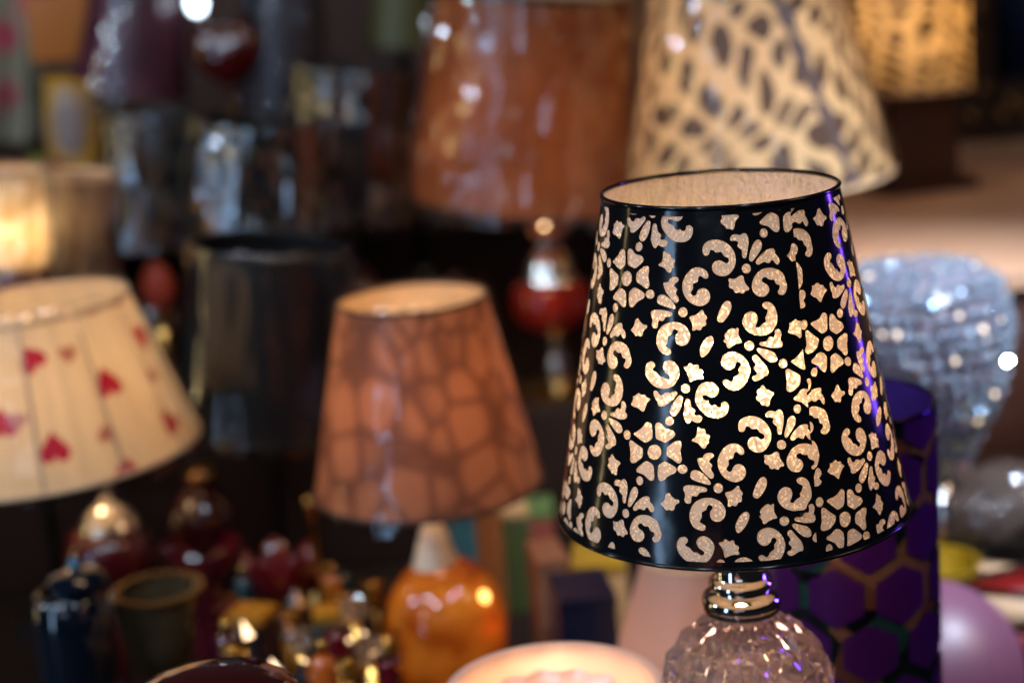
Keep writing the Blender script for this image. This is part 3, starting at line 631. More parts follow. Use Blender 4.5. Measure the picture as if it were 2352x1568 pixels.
def heart(px, py, s, rot, mat, root=lr):
    a0, t0 = on_shade(px, py, 0)
    bm = bmesh.new(); R0 = Rb + (Rt - Rb) * t0 / HH; vs = []
    for k in range(28):
        u = 2 * PI * k / 28
        x = 16 * math.sin(u) ** 3; y = 13 * math.cos(u) - 5 * math.cos(2 * u) - 2 * math.cos(3 * u) - math.cos(4 * u)
        x *= s / 32; y *= s / 28
        x, y = x * math.cos(rot) - y * math.sin(rot), x * math.sin(rot) + y * math.cos(rot)
        t = min(max(t0 + y, .001), HH - .001); a = a0 + x / R0
        vs.append(bm.verts.new(Pb + ax * t + (e1 * math.cos(a) + e2 * math.sin(a)) * (Rb + (Rt - Rb) * t / HH + .0006)))
    f = bm.faces.new(vs); bmesh.ops.triangulate(bm, faces=[f])
    obj('heart', bm, mat, root)
for px, py, s, rot in ((72, 825, .021, PI - .5), (245, 880, .023, PI), (125, 1030, .023, PI + .05), (322, 772, .022, 0.3), (390, 970, .021, .7), (292, 1082, .022, PI), (205, 702, .015, PI), (264, 688, .013, PI), (6, 975, .022, PI)):
    heart(px, py, s, rot, REDH)
for px, py, s, rot in ((155, 812, .014, 0), (346, 862, .014, PI), (42, 965, .014, .3), (242, 995, .015, PI)): heart(px, py, s, rot, PALEH)
SEAMC = shade_mat('shade_seam_tape', lin('c0a890'), dif=.7, tra=.25)
for k in range(12):
    a = 2 * PI * k / 12 + .32
    bm = bmesh.new(); dr = e1 * math.cos(a) + e2 * math.sin(a); tg = ax.cross(dr)
    q = [bm.verts.new(Pb + ax * t + dr * (Rb + (Rt - Rb) * t / HH + .0012) + tg * s_) for t, s_ in ((.002, -.0016), (.002, .0016), (HH - .002, .0013), (HH - .002, -.0013))]
    bm.faces.new(q); obj('seam_tape', bm, SEAMC, lr)
Y = Pb.y
WINE = pbr('wine_red_glaze', lin('4a0f12'), rough=.2, coat=.6, scale=20)
body_px(lr, 'cap', 246, [(1140, 14), (1152, 20), (1160, 34), (1172, 50), (1190, 64), (1206, 71), (1212, 68)], Y, SILVER)
body_px(lr, 'base_body', 250, [(1203, 62), (1215, 82), (1245, 99), (1275, 101), (1305, 92), (1330, 66), (1340, 50)], Y, WINE)
stand(lr, at_y(250, 1330, Y).x, Y, at_y(250, 1335, Y).z, foot=.024, mat=WINE, fh=.008)
bm = bmesh.new(); p = at_y(246, 1125, Y); lathe(bm, p, p + Vector((0, 0, 1)), [(.006, 0), (.006, .11)], 14); obj('stem', bm, CHROME, lr)

# --- brown pebble shade on an amber ball
lr, P = lamp_root('table_lamp', 'table lamp with lit brown pebble-pattern shade wrapped in plastic on an amber glass ball', (985, 1110), 1.38)
PEB = shade_mat('brown_pebble_cloth', lin('70432f'), lin('a86a48'), 'pebble', dif=.6, tra=.4, scale=30, th=(.0, .11), rand=.9, weave=False, inner=lin('e8c89c'))
Pb, Pt, Rb, Rt = shade_part(lr, (985, 1110), 262, (945, 684), 171, 1.38, PEB, (BROWNTRIM, BROWNTRIM), .0016, wrap=.0028, seed=16, power=28, bulb_h=.48, folds=5, fmat=film_mat('thin_plastic_film', .5, .10))
Y = Pb.y
body_px(lr, 'cap', 997, [(1196, 14), (1206, 24), (1214, 30), (1240, 38), (1270, 46), (1290, 55), (1300, 54)], Y, pbr('pearl_cream_cap', lin('fff0d8'), rough=.25, coat=.5))
AMBER = shade_mat('amber_glass_glaze', lin('e07a22'), lin('b84a12'), 'blotch', dif=.5, tra=.5, scale=40, th=(.4, .7), weave=False)
am, nt, out = nodes('amber_glass')
p_ = N(nt, 'ShaderNodeBsdfPrincipled'); p_.inputs['Base Color'].default_value = lin('e57f1e'); p_.inputs['Roughness'].default_value = .1; p_.inputs['Coat Weight'].default_value = .8
tcn = N(nt, 'ShaderNodeTexCoord'); nzn = N(nt, 'ShaderNodeTexNoise', i_Scale=26.0, i_Detail=4.0); L(nt, tcn.outputs['Object'], nzn.inputs['Vector'])
crn = N(nt, 'ShaderNodeValToRGB'); L(nt, nzn.outputs['Fac'], crn.inputs[0]); crn.color_ramp.elements[0].position = .35; crn.color_ramp.elements[0].color = lin('a8480e'); crn.color_ramp.elements[1].position = .62; crn.color_ramp.elements[1].color = lin('e8902a')
L(nt, crn.outputs[0], p_.inputs['Base Color'])
tr_ = N(nt, 'ShaderNodeBsdfTranslucent'); L(nt, crn.outputs[0], tr_.inputs[0]); mx_ = N(nt, 'ShaderNodeMixShader'); mx_.inputs[0].default_value = .45
L(nt, p_.outputs[0], mx_.inputs[1]); L(nt, tr_.outputs[0], mx_.inputs[2]); L(nt, mx_.outputs[0], out.inputs[0])
pr = [(1285, 50), (1300, 74), (1330, 106), (1370, 130), (1420, 139), (1470, 139), (1520, 128), (1560, 108), (1590, 84), (1605, 60)]
ab = body_px(lr, 'glass_ball', 1028, pr, Y, am, 48)
ac = at_y(1028, 1440, Y)
bulb(lr, at_y(1040, 1480, Y) + Vector((0, .0, 0)), 2.6, (1.0, .5, .15), .010)
for py_, pw in ((1372, 5.0), (1436, 7.5)): bulb(lr, at_y(1110, py_, Y - .024), pw, (1.0, .55 if pw < 6 else .30, .14), .005)  # added light sources standing in for bright reflections on the ball
for px, py in ((934, 1428), (918, 1490), (905, 1455)):
    q = at_y(px, py, Y - .030); dirv = (q - ac).normalized(); bm = bmesh.new(); sphere(bm, ac + dirv * .0490, .004); obj('dark_dot', bm, BROWNTRIM, lr)
stand(lr, ac.x, Y, at_y(1028, 1600, Y).z + .002, foot=.035, mat=GOLD, fh=.01)
bm = bmesh.new(); p = at_y(997, 1205, Y); lathe(bm, p, p + Vector((0, 0, 1)), [(.006, 0), (.006, .10)], 14); obj('stem', bm, CHROME, lr)

# --- terracotta shade, wrapped, behind
lr, P = lamp_root('table_lamp', 'table lamp with large terracotta shade under shiny plastic on a red glass and chrome stem', (1190, 468), 1.80)
TERRA = shade_mat('terracotta_cloth', lin('ac6030'), lin('8e4c24'), 'blotch', dif=.75, tra=.35, scale=12, th=(.4, .65))
Pb, Pt, Rb, Rt = shade_part(lr, (1190, 465), 246, (1222, -8), 217, 1.80, TERRA, (BROWNTRIM, BROWNTRIM), .003, wrap=.010, seed=11, power=30, bulb_h=.35, folds=6, fmat=film_mat('glossy_plastic_film', 2.0, .04), vs=.8)
bm = bmesh.new(); c = Pt + (Pt - Pb).normalized() * .008; torus(bm, c, c + (Pt - Pb), Rt, .006); obj('trim_band', bm, IVORYTRIM, lr)
Y = Pb.y; X0 = 1262
RUBY = pbr('ruby_glass', lin('8c1d10'), rough=.12, coat=.8, scale=12)
body_px(lr, 'upper_collar', X0 - 4, [(505, 26), (518, 46), (532, 52), (545, 44), (556, 30), (566, 28)], Y, CHROME)
body_px(lr, 'lower_collar', X0, [(566, 26), (580, 40), (600, 52), (620, 58), (636, 60), (644, 66)], Y, SILVER)
body_px(lr, 'base_body', X0 + 6, [(640, 62), (655, 86), (690, 94), (725, 88), (750, 60), (768, 34)], Y, RUBY)
body_px(lr, 'spindle', X0 + 20, [(768, 30), (790, 20), (820, 24), (850, 30), (880, 26), (890, 20)], Y, SILVER)
stand(lr, at_y(X0 + 20, 880, Y).x, Y, at_y(X0 + 20, 885, Y).z + .004, foot=.05, mat=GOLD, fh=.012)
bm = bmesh.new(); p = at_y(X0 - 4, 512, Y); lathe(bm, p, p + Vector((0, 0, 1)), [(.006, 0), (.006, .16)], 14); obj('stem', bm, CHROME, lr)

# --- giraffe-spot shade, wrapped, behind right
lr, P = lamp_root('table_lamp', 'table lamp with tall lit cream shade covered in dark brown giraffe spots under plastic', (1745, 415), 1.70, zb=RISER_Z)
GIR = shade_mat('giraffe_cloth', lin('eac692'), lin('5a4434'), 'net', dif=.5, tra=.5, scale=35, th=((.62, 1.05), (-.85, .66)), weave=False)
Pb, Pt, Rb, Rt = shade_part(lr, (1742, 412), 302, (1700, -120), 196, 1.70, GIR, (IVORYTRIM, BROWNTRIM), .002, wrap=.006, seed=21, power=30, bulb_h=.4, folds=5)
ax, e1, e2 = frame(Pb, Pt); HG_ = (Pt - Pb).length
bm = bmesh.new(); prev = None
for k in range(25):                             # the dark overlap seam of the cloth
    v = .01 + .98 * k / 24; q0 = at_y(1950 - 150 * (v / .78), 440 - 440 * v / .78, Pb.y - .1) - Pb
    a = math.atan2(q0.dot(e2), q0.dot(e1)); r = Rb + (Rt - Rb) * v + .001; wv = .007 + .003 * math.sin(k * 1.9)
    cur = [bm.verts.new(Pb + ax * HG_ * v + (e1 * math.cos(a + s_ * wv / r) + e2 * math.sin(a + s_ * wv / r)) * r) for s_ in (-1, 1)]
    if prev: bm.faces.new((prev[0], prev[1], cur[1], cur[0]))
    prev = cur
obj('cloth_seam', bm, shade_mat('dark_seam_cloth', lin('4a3a3c'), lin('7a6258'), 'blotch', dif=.8, tra=.15, scale=40, th=(.42, .6), weave=False), lr)
stand(lr, Pb.x, Pb.y, Pb.z + .06, RISER_Z, foot=.05)
bm = bmesh.new(); p = Vector((Pb.x, Pb.y, RISER_Z + .02)); lathe(bm, p, p + Vector((0, 0, 1)), [(.012, 0), (.03, .02), (.036, .05), (.03, .07), (.012, .09)], 30); obj('base_body', bm, SILVER, lr)

# --- small cream shade with dark dashes on a wooden block, far right
lr, P = lamp_root('table_lamp', 'lamp with lit yellow-cream shade of dark dashes on a dark square wooden body', (2092, 200), 2.06, zb=RISER_Z)
DASH = shade_mat('cream_dash_cloth', lin('efd090'), lin('5a4228'), 'net', dif=.45, tra=.55, scale=44, th=((1.62, 1.3), (.12, .7)), weave=False)
Pb, Pt, Rb, Rt = shade_part(lr, (2090, 200), 138, (2090, -170), 122, 2.06, DASH, (IVORYTRIM, IVORYTRIM), .002, wrap=.004, seed=8, power=30, bulb_h=.42, folds=6)
bm = bmesh.new(); hz = Pb.z - .012 - RISER_Z
box(bm, Vector((Pb.x, Pb.y, RISER_Z + hz / 2 + .012)), .085, .085, hz, .2, .004); obj('wooden_body', bm, DARKWOOD, lr, angle=30)
bm = bmesh.new(); box(bm, Vector((Pb.x, Pb.y, RISER_Z + .006)), .12, .12, .012, .2, .003); obj('plinth', bm, DARKWOOD, lr, angle=30)
bm = bmesh.new(); p = Vector((Pb.x, Pb.y, Pb.z - .001)); lathe(bm, p, p + Vector((0, 0, 1)), [(.006, -.002), (.006, .07)], 12); obj('stem', bm, CHROME, lr)

# --- dark wrapped shades, upper left
BLK = shade_mat('black_cloth', lin('0e0d0e'), lin('181618'), 'blotch', dif=.9, tra=.06, scale=14, th=(.4, .6), spec=.12)
SLV = shade_mat('slate_cloth', lin('12161c'), lin('262c34'), 'blotch', dif=.9, tra=.06, scale=20, th=(.4, .6), spec=.15)
HG = film_mat('stiff_plastic_film', 1.0, .06)
XG = film_mat('mirror_like_plastic_film', 4.6, .05)
for lab, bc, rb, tc, rt, d, mt, wr, sd, fo in (
    ('lamp with slate-grey shade under streaky plastic, behind the heart-print lamp', (345, 540), 100, (345, 262), 90, 1.92, SLV, .008, 31, 8),
    ('lamp with short black shade under plastic, between slate-grey and taller black shade', (575, 492), 150, (582, 288), 122, 1.80, BLK, .010, 33, 7),
    ('lamp with black shade under plastic, next to the terracotta shade', (806, 470), 148, (812, 165), 118, 1.95, BLK, .010, 35, 6),
    ('large black lampshade lamp standing between the heart-print and the brown pebble lamps', (612, 962), 216, (622, 565), 182, 1.64, BLK, .005, 37, 5)):
    lr, P = lamp_root('table_lamp', lab, bc, d, group='dark lamps wrapped in plastic')
    Pb, Pt, Rb, Rt = shade_part(lr, bc, rb, tc, rt, d, mt, (BLACKTRIM, BLACKTRIM), .0018, wrap=wr, seed=sd, folds=fo, fmat=XG if d > 1.7 else HG, vs=.3)
    stand(lr, Pb.x, Pb.y, Pb.z + .09, foot=.05, r=.007, mat=BLACKTRIM)
    if Pb.z > 1.07:
        bm = bmesh.new(); p = Vector((Pb.x, Pb.y, surf(Pb.y) + .05)); lathe(bm, p, p + Vector((0, 0, 1)), [(.012, -.01), (.034, .012), (.040, .03), (.018, .06), (.009, .075)], 30)
        obj('base_body', bm, pbr('brown_glaze', lin('3a2018'), rough=.2, coat=.5), lr)

# --- far left: small lit cream shade on a red ruffled base, and grey spotted shade
lr, P = lamp_root('table_lamp', 'small brightly lit cream lamp with dark red frilled skirt at the left edge', (34, 612), 1.62)
CRM = shade_mat('cream_cloth', lin('fbeccc'), lin('b8904c'), 'blotch', dif=.4, tra=.6, scale=32, th=(.35, .65))
Pb, Pt, Rb, Rt = shade_part(lr, (30, 608), 68, (32, 392), 64, 1.62, CRM, (IVORYTRIM, IVORYTRIM), .002, wrap=.011, seed=41, power=13, bulb_h=.35, col=(1.0, .72, .44), folds=8, fmat=film_mat('crisp_plastic_film', 3.4, .05), vs=.5)
body_px(lr, 'frilled_skirt', 34, [(604, 60), (622, 70), (650, 74), (690, 78), (720, 80)], Pb.y, pbr('dark_red_velvet', lin('5c0510'), rough=.6), 72, wob=lambda a, v: 1 + .06 * math.sin(12 * a))
stand(lr, Pb.x, Pb.y, at_y(34, 716, Pb.y).z, foot=.05, mat=BLACKTRIM)
lr, P = lamp_root('table_lamp', 'lamp with grey-beige shade of dark spots and a lit top edge, behind the heart-print lamp', (182, 640), 1.72)
GSP = shade_mat('grey_spot_cloth', lin('8a7466'), lin('2c2420'), 'marks', dif=.6, tra=.4, scale=24, stretch=(1.2, .7), th=(.25, .38), weave=False)
Pb, Pt, Rb, Rt = shade_part(lr, (182, 640), 82, (182, 402), 78, 1.72, GSP, (BROWNTRIM, IVORYTRIM), .003, wrap=.006, seed=43, power=3.0, bulb_h=.75, folds=8, fmat=film_mat('crisp_plastic_film', 3.4, .05), vs=.5)
stand(lr, Pb.x, Pb.y, Pb.z + .08, foot=.045, mat=BLACKTRIM)

# --- small pink-red globe lamp
t = thing('globe_lamp', 'small pink and red egg-shaped lamp glowing softly beside the large black shade', 'table lamp', (at(362, 660, 1.78).x, at(362, 660, 1.78).y, STEP_Z))
p = at(362, 658, 1.78); bm = bmesh.new(); sphere(bm, p, .0165, 24, 16, 1, 1, 1.65)
obj('globe', bm, shade_mat('pink_glass', lin('b8644c'), lin('8c2424'), 'blotch', dif=.5, tra=.5, scale=30, th=(.4, .6), weave=False), t); 
stand(t, p.x, p.y, p.z - .024, foot=.03, mat=GOLD); bulb(t, p + Vector((0, 0, .004)), 3.0, (1, .45, .25), .005)

# --- silver beaded lamp, right
BD = 1.46
c0 = at(2108, 770, BD); Y = c0.y
lr = thing('beaded_lamp', 'flat-topped strawberry-shaped lamp of glittering silver beads behind the purple cylinder', 'table lamp', (c0.x, Y, COUNTER_Z))
prof = [(612, 50), (616, 105), (627, 150), (645, 176), (670, 192), (710, 203), (770, 205), (840, 188), (900, 161), (950, 130), (1000, 97), (1048, 64), (1088, 32)]
pm = [(at_y(2108 + (60 * max(0, (y - 790) / 298)), y, Y), r * BD / FPX) for y, r in prof]
bm = bmesh.new(); rings = []
for p_, r_ in pm: rings.append([bm.verts.new(p_ + Vector((math.cos(2 * PI * k / 48), math.sin(2 * PI * k / 48), 0)) * r_ * .93) for k in range(48)])
for A_, B_ in zip(rings, rings[1:]):
    for k in range(48): bm.faces.new((A_[k], A_[(k + 1) % 48], B_[(k + 1) % 48], B_[k]))
bm.faces.new(rings[0]); bm.faces.new(rings[-1][::-1])
obj('inner_shell', bm, shade_mat('rosy_shell', lin('8a7c88'), lin('5c4a54'), 'blotch', dif=.6, tra=.4, scale=40, th=(.35, .65), weave=False, spec=.5), lr)
bulb(lr, c0 + Vector((0, 0, -.005)), 8, (1, .78, .72), .012)
BEAD = pbr('silver_crystal_bead', (.62, .70, .84, 1), rough=.03, metal=.85, var=.2, scale=200)
beads = []
row = 0
for i in range(len(pm) - 1):
    (pa, ra), (pb, rb) = pm[i], pm[i + 1]
    ln = math.hypot((pa - pb).length, ra - rb); m = max(1, round(ln / .0125))
    for j in range(m):
        f = (j + .5) / m; c = pa.lerp(pb, f); r = ra + (rb - ra) * f; n = max(5, int(2 * PI * r / .0125)); row += 1
        for k in range(n):
            a = 2 * PI * (k + .5 * (row % 2)) / n + random.uniform(-.02, .02)
            beads.append(Vector((c.x + r * math.cos(a), Y + r * math.sin(a), c.z)))
for b in beads: b += Vector((random.gauss(0, .0008), random.gauss(0, .0008), random.gauss(0, .0008)))
vis = sorted(range(len(beads)), key=lambda i: (0 if beads[i].x > at_y(2000, 800, Y).x - .01 else 1, beads[i].y))
big = set(vis[:100])
def bead_bm(bm, p): bmesh.ops.create_icosphere(bm, subdivisions=1, radius=random.uniform(.0050, .0066), matrix=Matrix.Translation(p) @ Matrix.Rotation(random.random() * 6, 4, 'Z') @ Matrix.Rotation(random.random() * 6, 4, 'Y') @ Matrix.Rotation(random.random() * 6, 4, 'X') @ Matrix.Diagonal((1, random.uniform(.8, 1.1), 1, 1)))
rest = bmesh.new()
for i, p in enumerate(beads):
    if i in big:
        bm = bmesh.new(); bead_bm(bm, p); obj('bead', bm, BEAD, lr, smooth=False)
    else: bead_bm(rest, p)
o = obj('beads', rest, BEAD, lr, smooth=False); o['kind'] = 'stuff'
tip = at_y(2166, 1092, Y)
stand(lr, tip.x, Y, max(tip.z + .006, COUNTER_Z + .03), foot=.045, r=.008)

# --- purple hexagon cylinder
PD = 1.10
pb_, pt_ = at(1962, 1640, PD), None
lr = thing('cylinder_lamp', 'purple cylinder lamp of hexagon panels with mirror gaps, behind the black patterned lamp', 'table lamp', (pb_.x, pb_.y, COUNTER_Z))
Y = pb_.y; Pt = at_y(1948, 922, Y); Rc = 194 * depth(Pt) / FPX; Pb = Vector((Pt.x + .002, Y, COUNTER_Z + .004))
mm, nt, out = nodes('mirror_gap_foil')
p_ = N(nt, 'ShaderNodeBsdfPrincipled'); p_.inputs['Metallic'].default_value = .55; p_.inputs['Roughness'].default_value = .2
uvn = N(nt, 'ShaderNodeUVMap'); vo = N(nt, 'ShaderNodeTexVoronoi', i_Scale=38.0); L(nt, uvn.outputs[0], vo.inputs['Vector'])
cr = N(nt, 'ShaderNodeValToRGB'); sp_ = N(nt, 'ShaderNodeSeparateColor'); L(nt, vo.outputs['Color'], sp_.inputs[0]); L(nt, sp_.outputs[0], cr.inputs[0])
cr.color_ramp.interpolation = 'CONSTANT'
els = cr.color_ramp.elements; els[0].color = (.02, .02, .03, 1); els[1].position = .26; els[1].color = lin('96694e')  # tan, dark and teal patches paint reflections into the mirror gaps
for pos, hx in ((.55, '14261f'), (.66, '7a4a3c'), (.80, '141420'), (.90, '2a524c')): e = els.new(pos); e.color = lin(hx)
L(nt, cr.outputs[0], p_.inputs['Base Color']); L(nt, p_.outputs[0], out.inputs[0])
link('mirror_cylinder', frustum(Pb, Pt, Rc, Rc, 96, 12), mm, lr)
PUR, nt, out = nodes('purple_panel')
p_ = N(nt, 'ShaderNodeBsdfPrincipled'); p_.inputs['Base Color'].default_value = lin('43125f'); p_.inputs['Roughness'].default_value = .3
tr_ = N(nt, 'ShaderNodeBsdfTranslucent'); tr_.inputs[0].default_value = lin('501a6c'); mx_ = N(nt, 'ShaderNodeMixShader'); mx_.inputs[0].default_value = .3
L(nt, p_.outputs[0], mx_.inputs[1]); L(nt, tr_.outputs[0], mx_.inputs[2]); L(nt, mx_.outputs[0], out.inputs[0])
ax, e1, e2 = frame(Pb, Pt); HP = (Pt - Pb).length
ncol = 8; wx = 2 * PI * Rc / ncol; hexr = wx / math.sqrt(3)
a_off = math.atan2(*(lambda q: (q.dot(e2), q.dot(e1)))(at_y(1915, 1378, Y - Rc) - Pb)); t_off = (at_y(1932, 1378, Y - Rc * .97) - Pb).dot(ax)
def cyl(x, t, off): a = a_off + x / Rc; return Pb + ax * t + (e1 * math.cos(a) + e2 * math.sin(a)) * (Rc + off)
def hexpanel(cx, ct, r, bm):
    m = 5; grid = {}
    for i in range(6):
        A = (math.sin(PI / 3 * i), math.cos(PI / 3 * i)); B = (math.sin(PI / 3 * (i + 1)), math.cos(PI / 3 * (i + 1)))
        def V(u, v):
            x, t = cx + r * (A[0] * u + B[0] * v), ct + r * (A[1] * u + B[1] * v); t = min(max(t, .001), HP - .001)
            key = (round(x, 6), round(t, 6))
            if key not in grid: grid[key] = bm.verts.new(cyl(x, t, .0012))
            return grid[key]
        for p in range(m):
            for q in range(m - p):
                for tri in (((p, q), (p + 1, q), (p, q + 1)),) + ((((p + 1, q), (p + 1, q + 1), (p, q + 1)),) if p + q < m - 1 else ()):
                    vv = [V(a / m, b / m) for a, b in tri]
                    if len(set(vv)) == 3:
                        try: bm.faces.new(vv)
                        except ValueError: pass
for j in range(-6, 14):
    ct = t_off + j * hexr * 1.5
    if ct < -hexr * .5 or ct > HP + hexr * .5: continue
    for k in range(ncol):
        bm = bmesh.new(); hexpanel((k + .5 * (j % 2)) * wx, ct, hexr * .82, bm)
        if len(bm.faces): obj('hexagon_panel', bm, PUR, lr)
        else: bm.free()
bm = bmesh.new(); torus(bm, Pt, Pt + ax, Rc + .0005, .0016, 90, 8); obj('top_rim', bm, pbr('violet_metal', lin('251045'), rough=.2, metal=.8), lr)
me = frustum(Pb, Pt, Rc - .0012, Rc - .0012, 64, 4); link('lining', me, pbr('violet_lining', lin('34126e'), rough=.6), lr)
bulb(lr, Pt - ax * .055 + Vector((.012, 0, 0)), .55, (.34, .08, 1.0), .011)
bm = bmesh.new(); lathe(bm, Vector((Pb.x, Y, COUNTER_Z)), Vector((Pb.x, Y, 9)), [(Rc * 1.06, 0), (Rc * 1.06, .006), (Rc * .98, .008)], 60); obj('foot', bm, BLACKTRIM, lr, angle=40)

# --- pale pink conical shade behind the crystal ball
lr, P = lamp_root('table_lamp', 'lamp with pale pink conical shade of faint grey scribbles, behind the crystal ball', (1598, 1600), 1.28)
PNK = shade_mat('pale_pink_cloth', lin('c89a88'), lin('8a6a68'), 'marks', dif=.6, tra=.4, scale=22, stretch=(.8, 1.3), th=(.03, .14), weave=False)
Pb, Pt, Rb, Rt = shade_part(lr, (1598, 1585), 208, (1588, 1275), 112, 1.28, PNK, (IVORYTRIM, IVORYTRIM), .0015, power=9, bulb_h=.3)
stand(lr, Pb.x, Pb.y, Pb.z + .06, foot=.04)

# --- glowing cream flower bowl, front
lr = thing('flower_lamp', 'round glowing cream bowl lamp with ruffled inner petals in the foreground', 'table lamp', (at(1272, 1570, .64).x, at(1272, 1570, .64).y, COUNTER_Z))
c = at(1270, 1576, .64); Rw = 250 * .64 / FPX; ax0 = Vector((0, 0, 1))
MILK = shade_mat('milk_glass', lin('f2d2ba'), dif=.55, tra=.45, weave=False, spec=.6)
bm = bmesh.new(); hb = .052
b0 = c - ax0 * hb
lathe(bm, b0, c, [(.010, 0), (.028, .003), (.041, .012), (Rw * .94, .028), (Rw * .99, .042), (Rw, hb), (Rw - .0025, hb), (Rw * .955, .041), (Rw * .90, .029), (.038, .015), (.02, .006)], 72, True, True)
obj('bowl', bm, MILK, lr, angle=60)
bm = bmesh.new()
lathe(bm, b0 + ax0 * .012, c, [(.003, .030), (.015, .0295), (.024, .028), (Rw * .62, .0265), (Rw * .71, .0285), (Rw * .76, .0325)], 98, True, False, wob=lambda a, v: 1 + .05 * v * v * math.sin(14 * a))
obj('inner_petals', bm, MILK, lr)
bulb(lr, b0 + ax0 * .013, 62, (1.0, .68, .38), .008)
stand(lr, c.x, c.y, b0.z + .002, foot=.04, r=.009)

# --- wine-red glossy lid at the bottom edge
t = thing('glass_jar', 'glossy dark red domed jar at the bottom edge of the counter', 'jar', (at(490, 1640, .86).x, at(490, 1640, .86).y, COUNTER_Z))
p = at(488, 1640, .86); zz = p.z; Rj = 208 * .86 / FPX
bm = bmesh.new(); q = Vector((p.x, p.y, COUNTER_Z)); hh = zz - COUNTER_Z
lathe(bm, q, q + ax0, [(Rj * .6, 0), (Rj * .75, hh * .2), (Rj * .95, hh * .7), (Rj * .98, hh)], 60); obj('body', bm, pbr('wine_glass_jar', lin('280607'), rough=.08, coat=.8, scale=8), t, angle=50)
bm = bmesh.new(); q = Vector((p.x, p.y, zz + .001))
lathe(bm, q, q + ax0, [(Rj, 0), (Rj * 1.01, .003), (Rj * .97, .008), (Rj * .8, .014), (Rj * .5, .019), (Rj * .2, .021)], 60); obj('lid', bm, pbr('wine_glass_lid', lin('300809'), rough=.06, coat=.8, scale=8), t, angle=50)

# ================================================================ upper left back: wares on the dark shelf and hanging
lr, P = lamp_root('table_lamp', 'lamp with plum fabric shade, high at the back above the slate-grey shade', (300, 215), 2.22, zb=UPPER_Z)
PLUM = shade_mat('plum_cloth', lin('5c2c3c'), lin('3a1a2a'), 'blotch', dif=.85, tra=.1, scale=10, th=(.4, .65))
Pb, Pt, Rb, Rt = shade_part(lr, (300, 212), 132, (318, -60), 96, 2.22, PLUM, (BROWNTRIM, BROWNTRIM), .002, wrap=.003, seed=51, folds=6)
stand(lr, Pb.x, Pb.y, Pb.z + .06, UPPER_Z, foot=.05, mat=GOLD)
t = thing('heart_cushion', 'glossy maroon heart-shaped balloon beside the plum shade', 'balloon', at(522, 190, 2.1))
p = at(522, 118, 2.1); bm = bmesh.new()
bmesh.ops.create_uvsphere(bm, u_segments=40, v_segments=28, radius=1)
for v in bm.verts:
    x, y, z = v.co
    z2 = z * .95 + .42 * math.sqrt(abs(x) + 1e-6) - .25
    v.co = p + Vector((x * .045, y * .024, z2 * .042))
obj('balloon', bm, pbr('maroon_foil', lin('3c0606'), rough=.12, coat=.9, scale=8), t)
bm = bmesh.new(); lathe(bm, Vector((p.x, p.y, UPPER_Z)), p, [(.03, 0), (.03, .006), (.004, .01), (.003, p.z - UPPER_Z - .03)], 20); obj('stand', bm, GOLD, t)
lr, P = lamp_root('table_lamp', 'lamp with smoky grey shade in clear plastic, behind the maroon balloon', (652, 290), 2.34, zb=UPPER_Z)
SMK = shade_mat('smoky_cloth', lin('3a363e'), lin('2a262c'), 'blotch', dif=.85, tra=.1, scale=12, th=(.4, .65))
Pb, Pt, Rb, Rt = shade_part(lr, (655, 276), 100, (652, -40), 86, 2.34, SMK, (BLACKTRIM, BLACKTRIM), .002, wrap=.010, seed=53, folds=6)
stand(lr, Pb.x, Pb.y, Pb.z + .06, UPPER_Z, foot=.04, mat=BLACKTRIM)
lr, P = lamp_root('table_lamp', 'lamp with dull olive checked shade, left of the terracotta shade', (930, 112), 2.36, zb=STEP_Z)
OLV = shade_mat('olive_check_cloth', lin('3a3a28'), lin('50502e'), 'check', dif=.85, tra=.1, scale=26, th=(.12, .2))
Pb, Pt, Rb, Rt = shade_part(lr, (925, 108), 84, (930, -90), 72, 2.36, OLV, (BLACKTRIM, BLACKTRIM), .002)
stand(lr, Pb.x, Pb.y, Pb.z + .06, foot=.06, r=.009, mat=BLACKTRIM)
t = thing('hanging_bulb', 'bright white bulb hanging at the top edge above the maroon balloon', 'light bulb', at(452, -40, 2.15))
p = at(451, 8, 2.15)
bm = bmesh.new(); sphere(bm, p, .011, 18, 12, 1, 1, 1.25); obj('bulb', bm, bulb_mat('cool_white_bulb', (.70, .86, 1.0), 9), t)
bm = bmesh.new(); lathe(bm, p + ax0 * .010, p + ax0, [(.008, 0), (.008, .022), (.003, .026), (.0015, .03), (.0015, .6)], 14); obj('cord', bm, BLACKTRIM, t)
# yellow vase, orange bag, floral cloth
t = thing('vase', 'yellow rimmed vase with grey painted panel on the shelf at the far left', 'vase', (at(172, 380, 2.2).x, at(172, 380, 2.2).y, UPPER_Z))
p = at(172, 378, 2.2); Y = p.y
YEL = shade_mat('yellow_vase_glaze', lin('b8892c'), lin('8a6a4c'), 'blotch', dif=.95, tra=.01, scale=16, th=(.42, .6), weave=False, spec=.5)
me = frustum(Vector((p.x, Y, UPPER_Z)), at_y(172, 188, Y), .030, .037, 48, 12, bulge=.004); link('body', me, YEL, t)
bm = bmesh.new(); torus(bm, at_y(172, 188, Y), at_y(172, 100, Y), .037, .004); obj('rim', bm, pbr('yellow_glaze', lin('c08c24'), rough=.3), t)
bm = bmesh.new(); c = at_y(172, 285, Y) + Vector((0, -.035, 0)); sphere(bm, c, .020, 20, 14, 1, .25, 1.9); obj('painted_panel', bm, pbr('grey_panel', lin('7a6a66'), rough=.4), t)
t = thing('gift_bag', 'orange and yellow bag hanging above the yellow vase', 'bag', at(140, 130, 2.25))
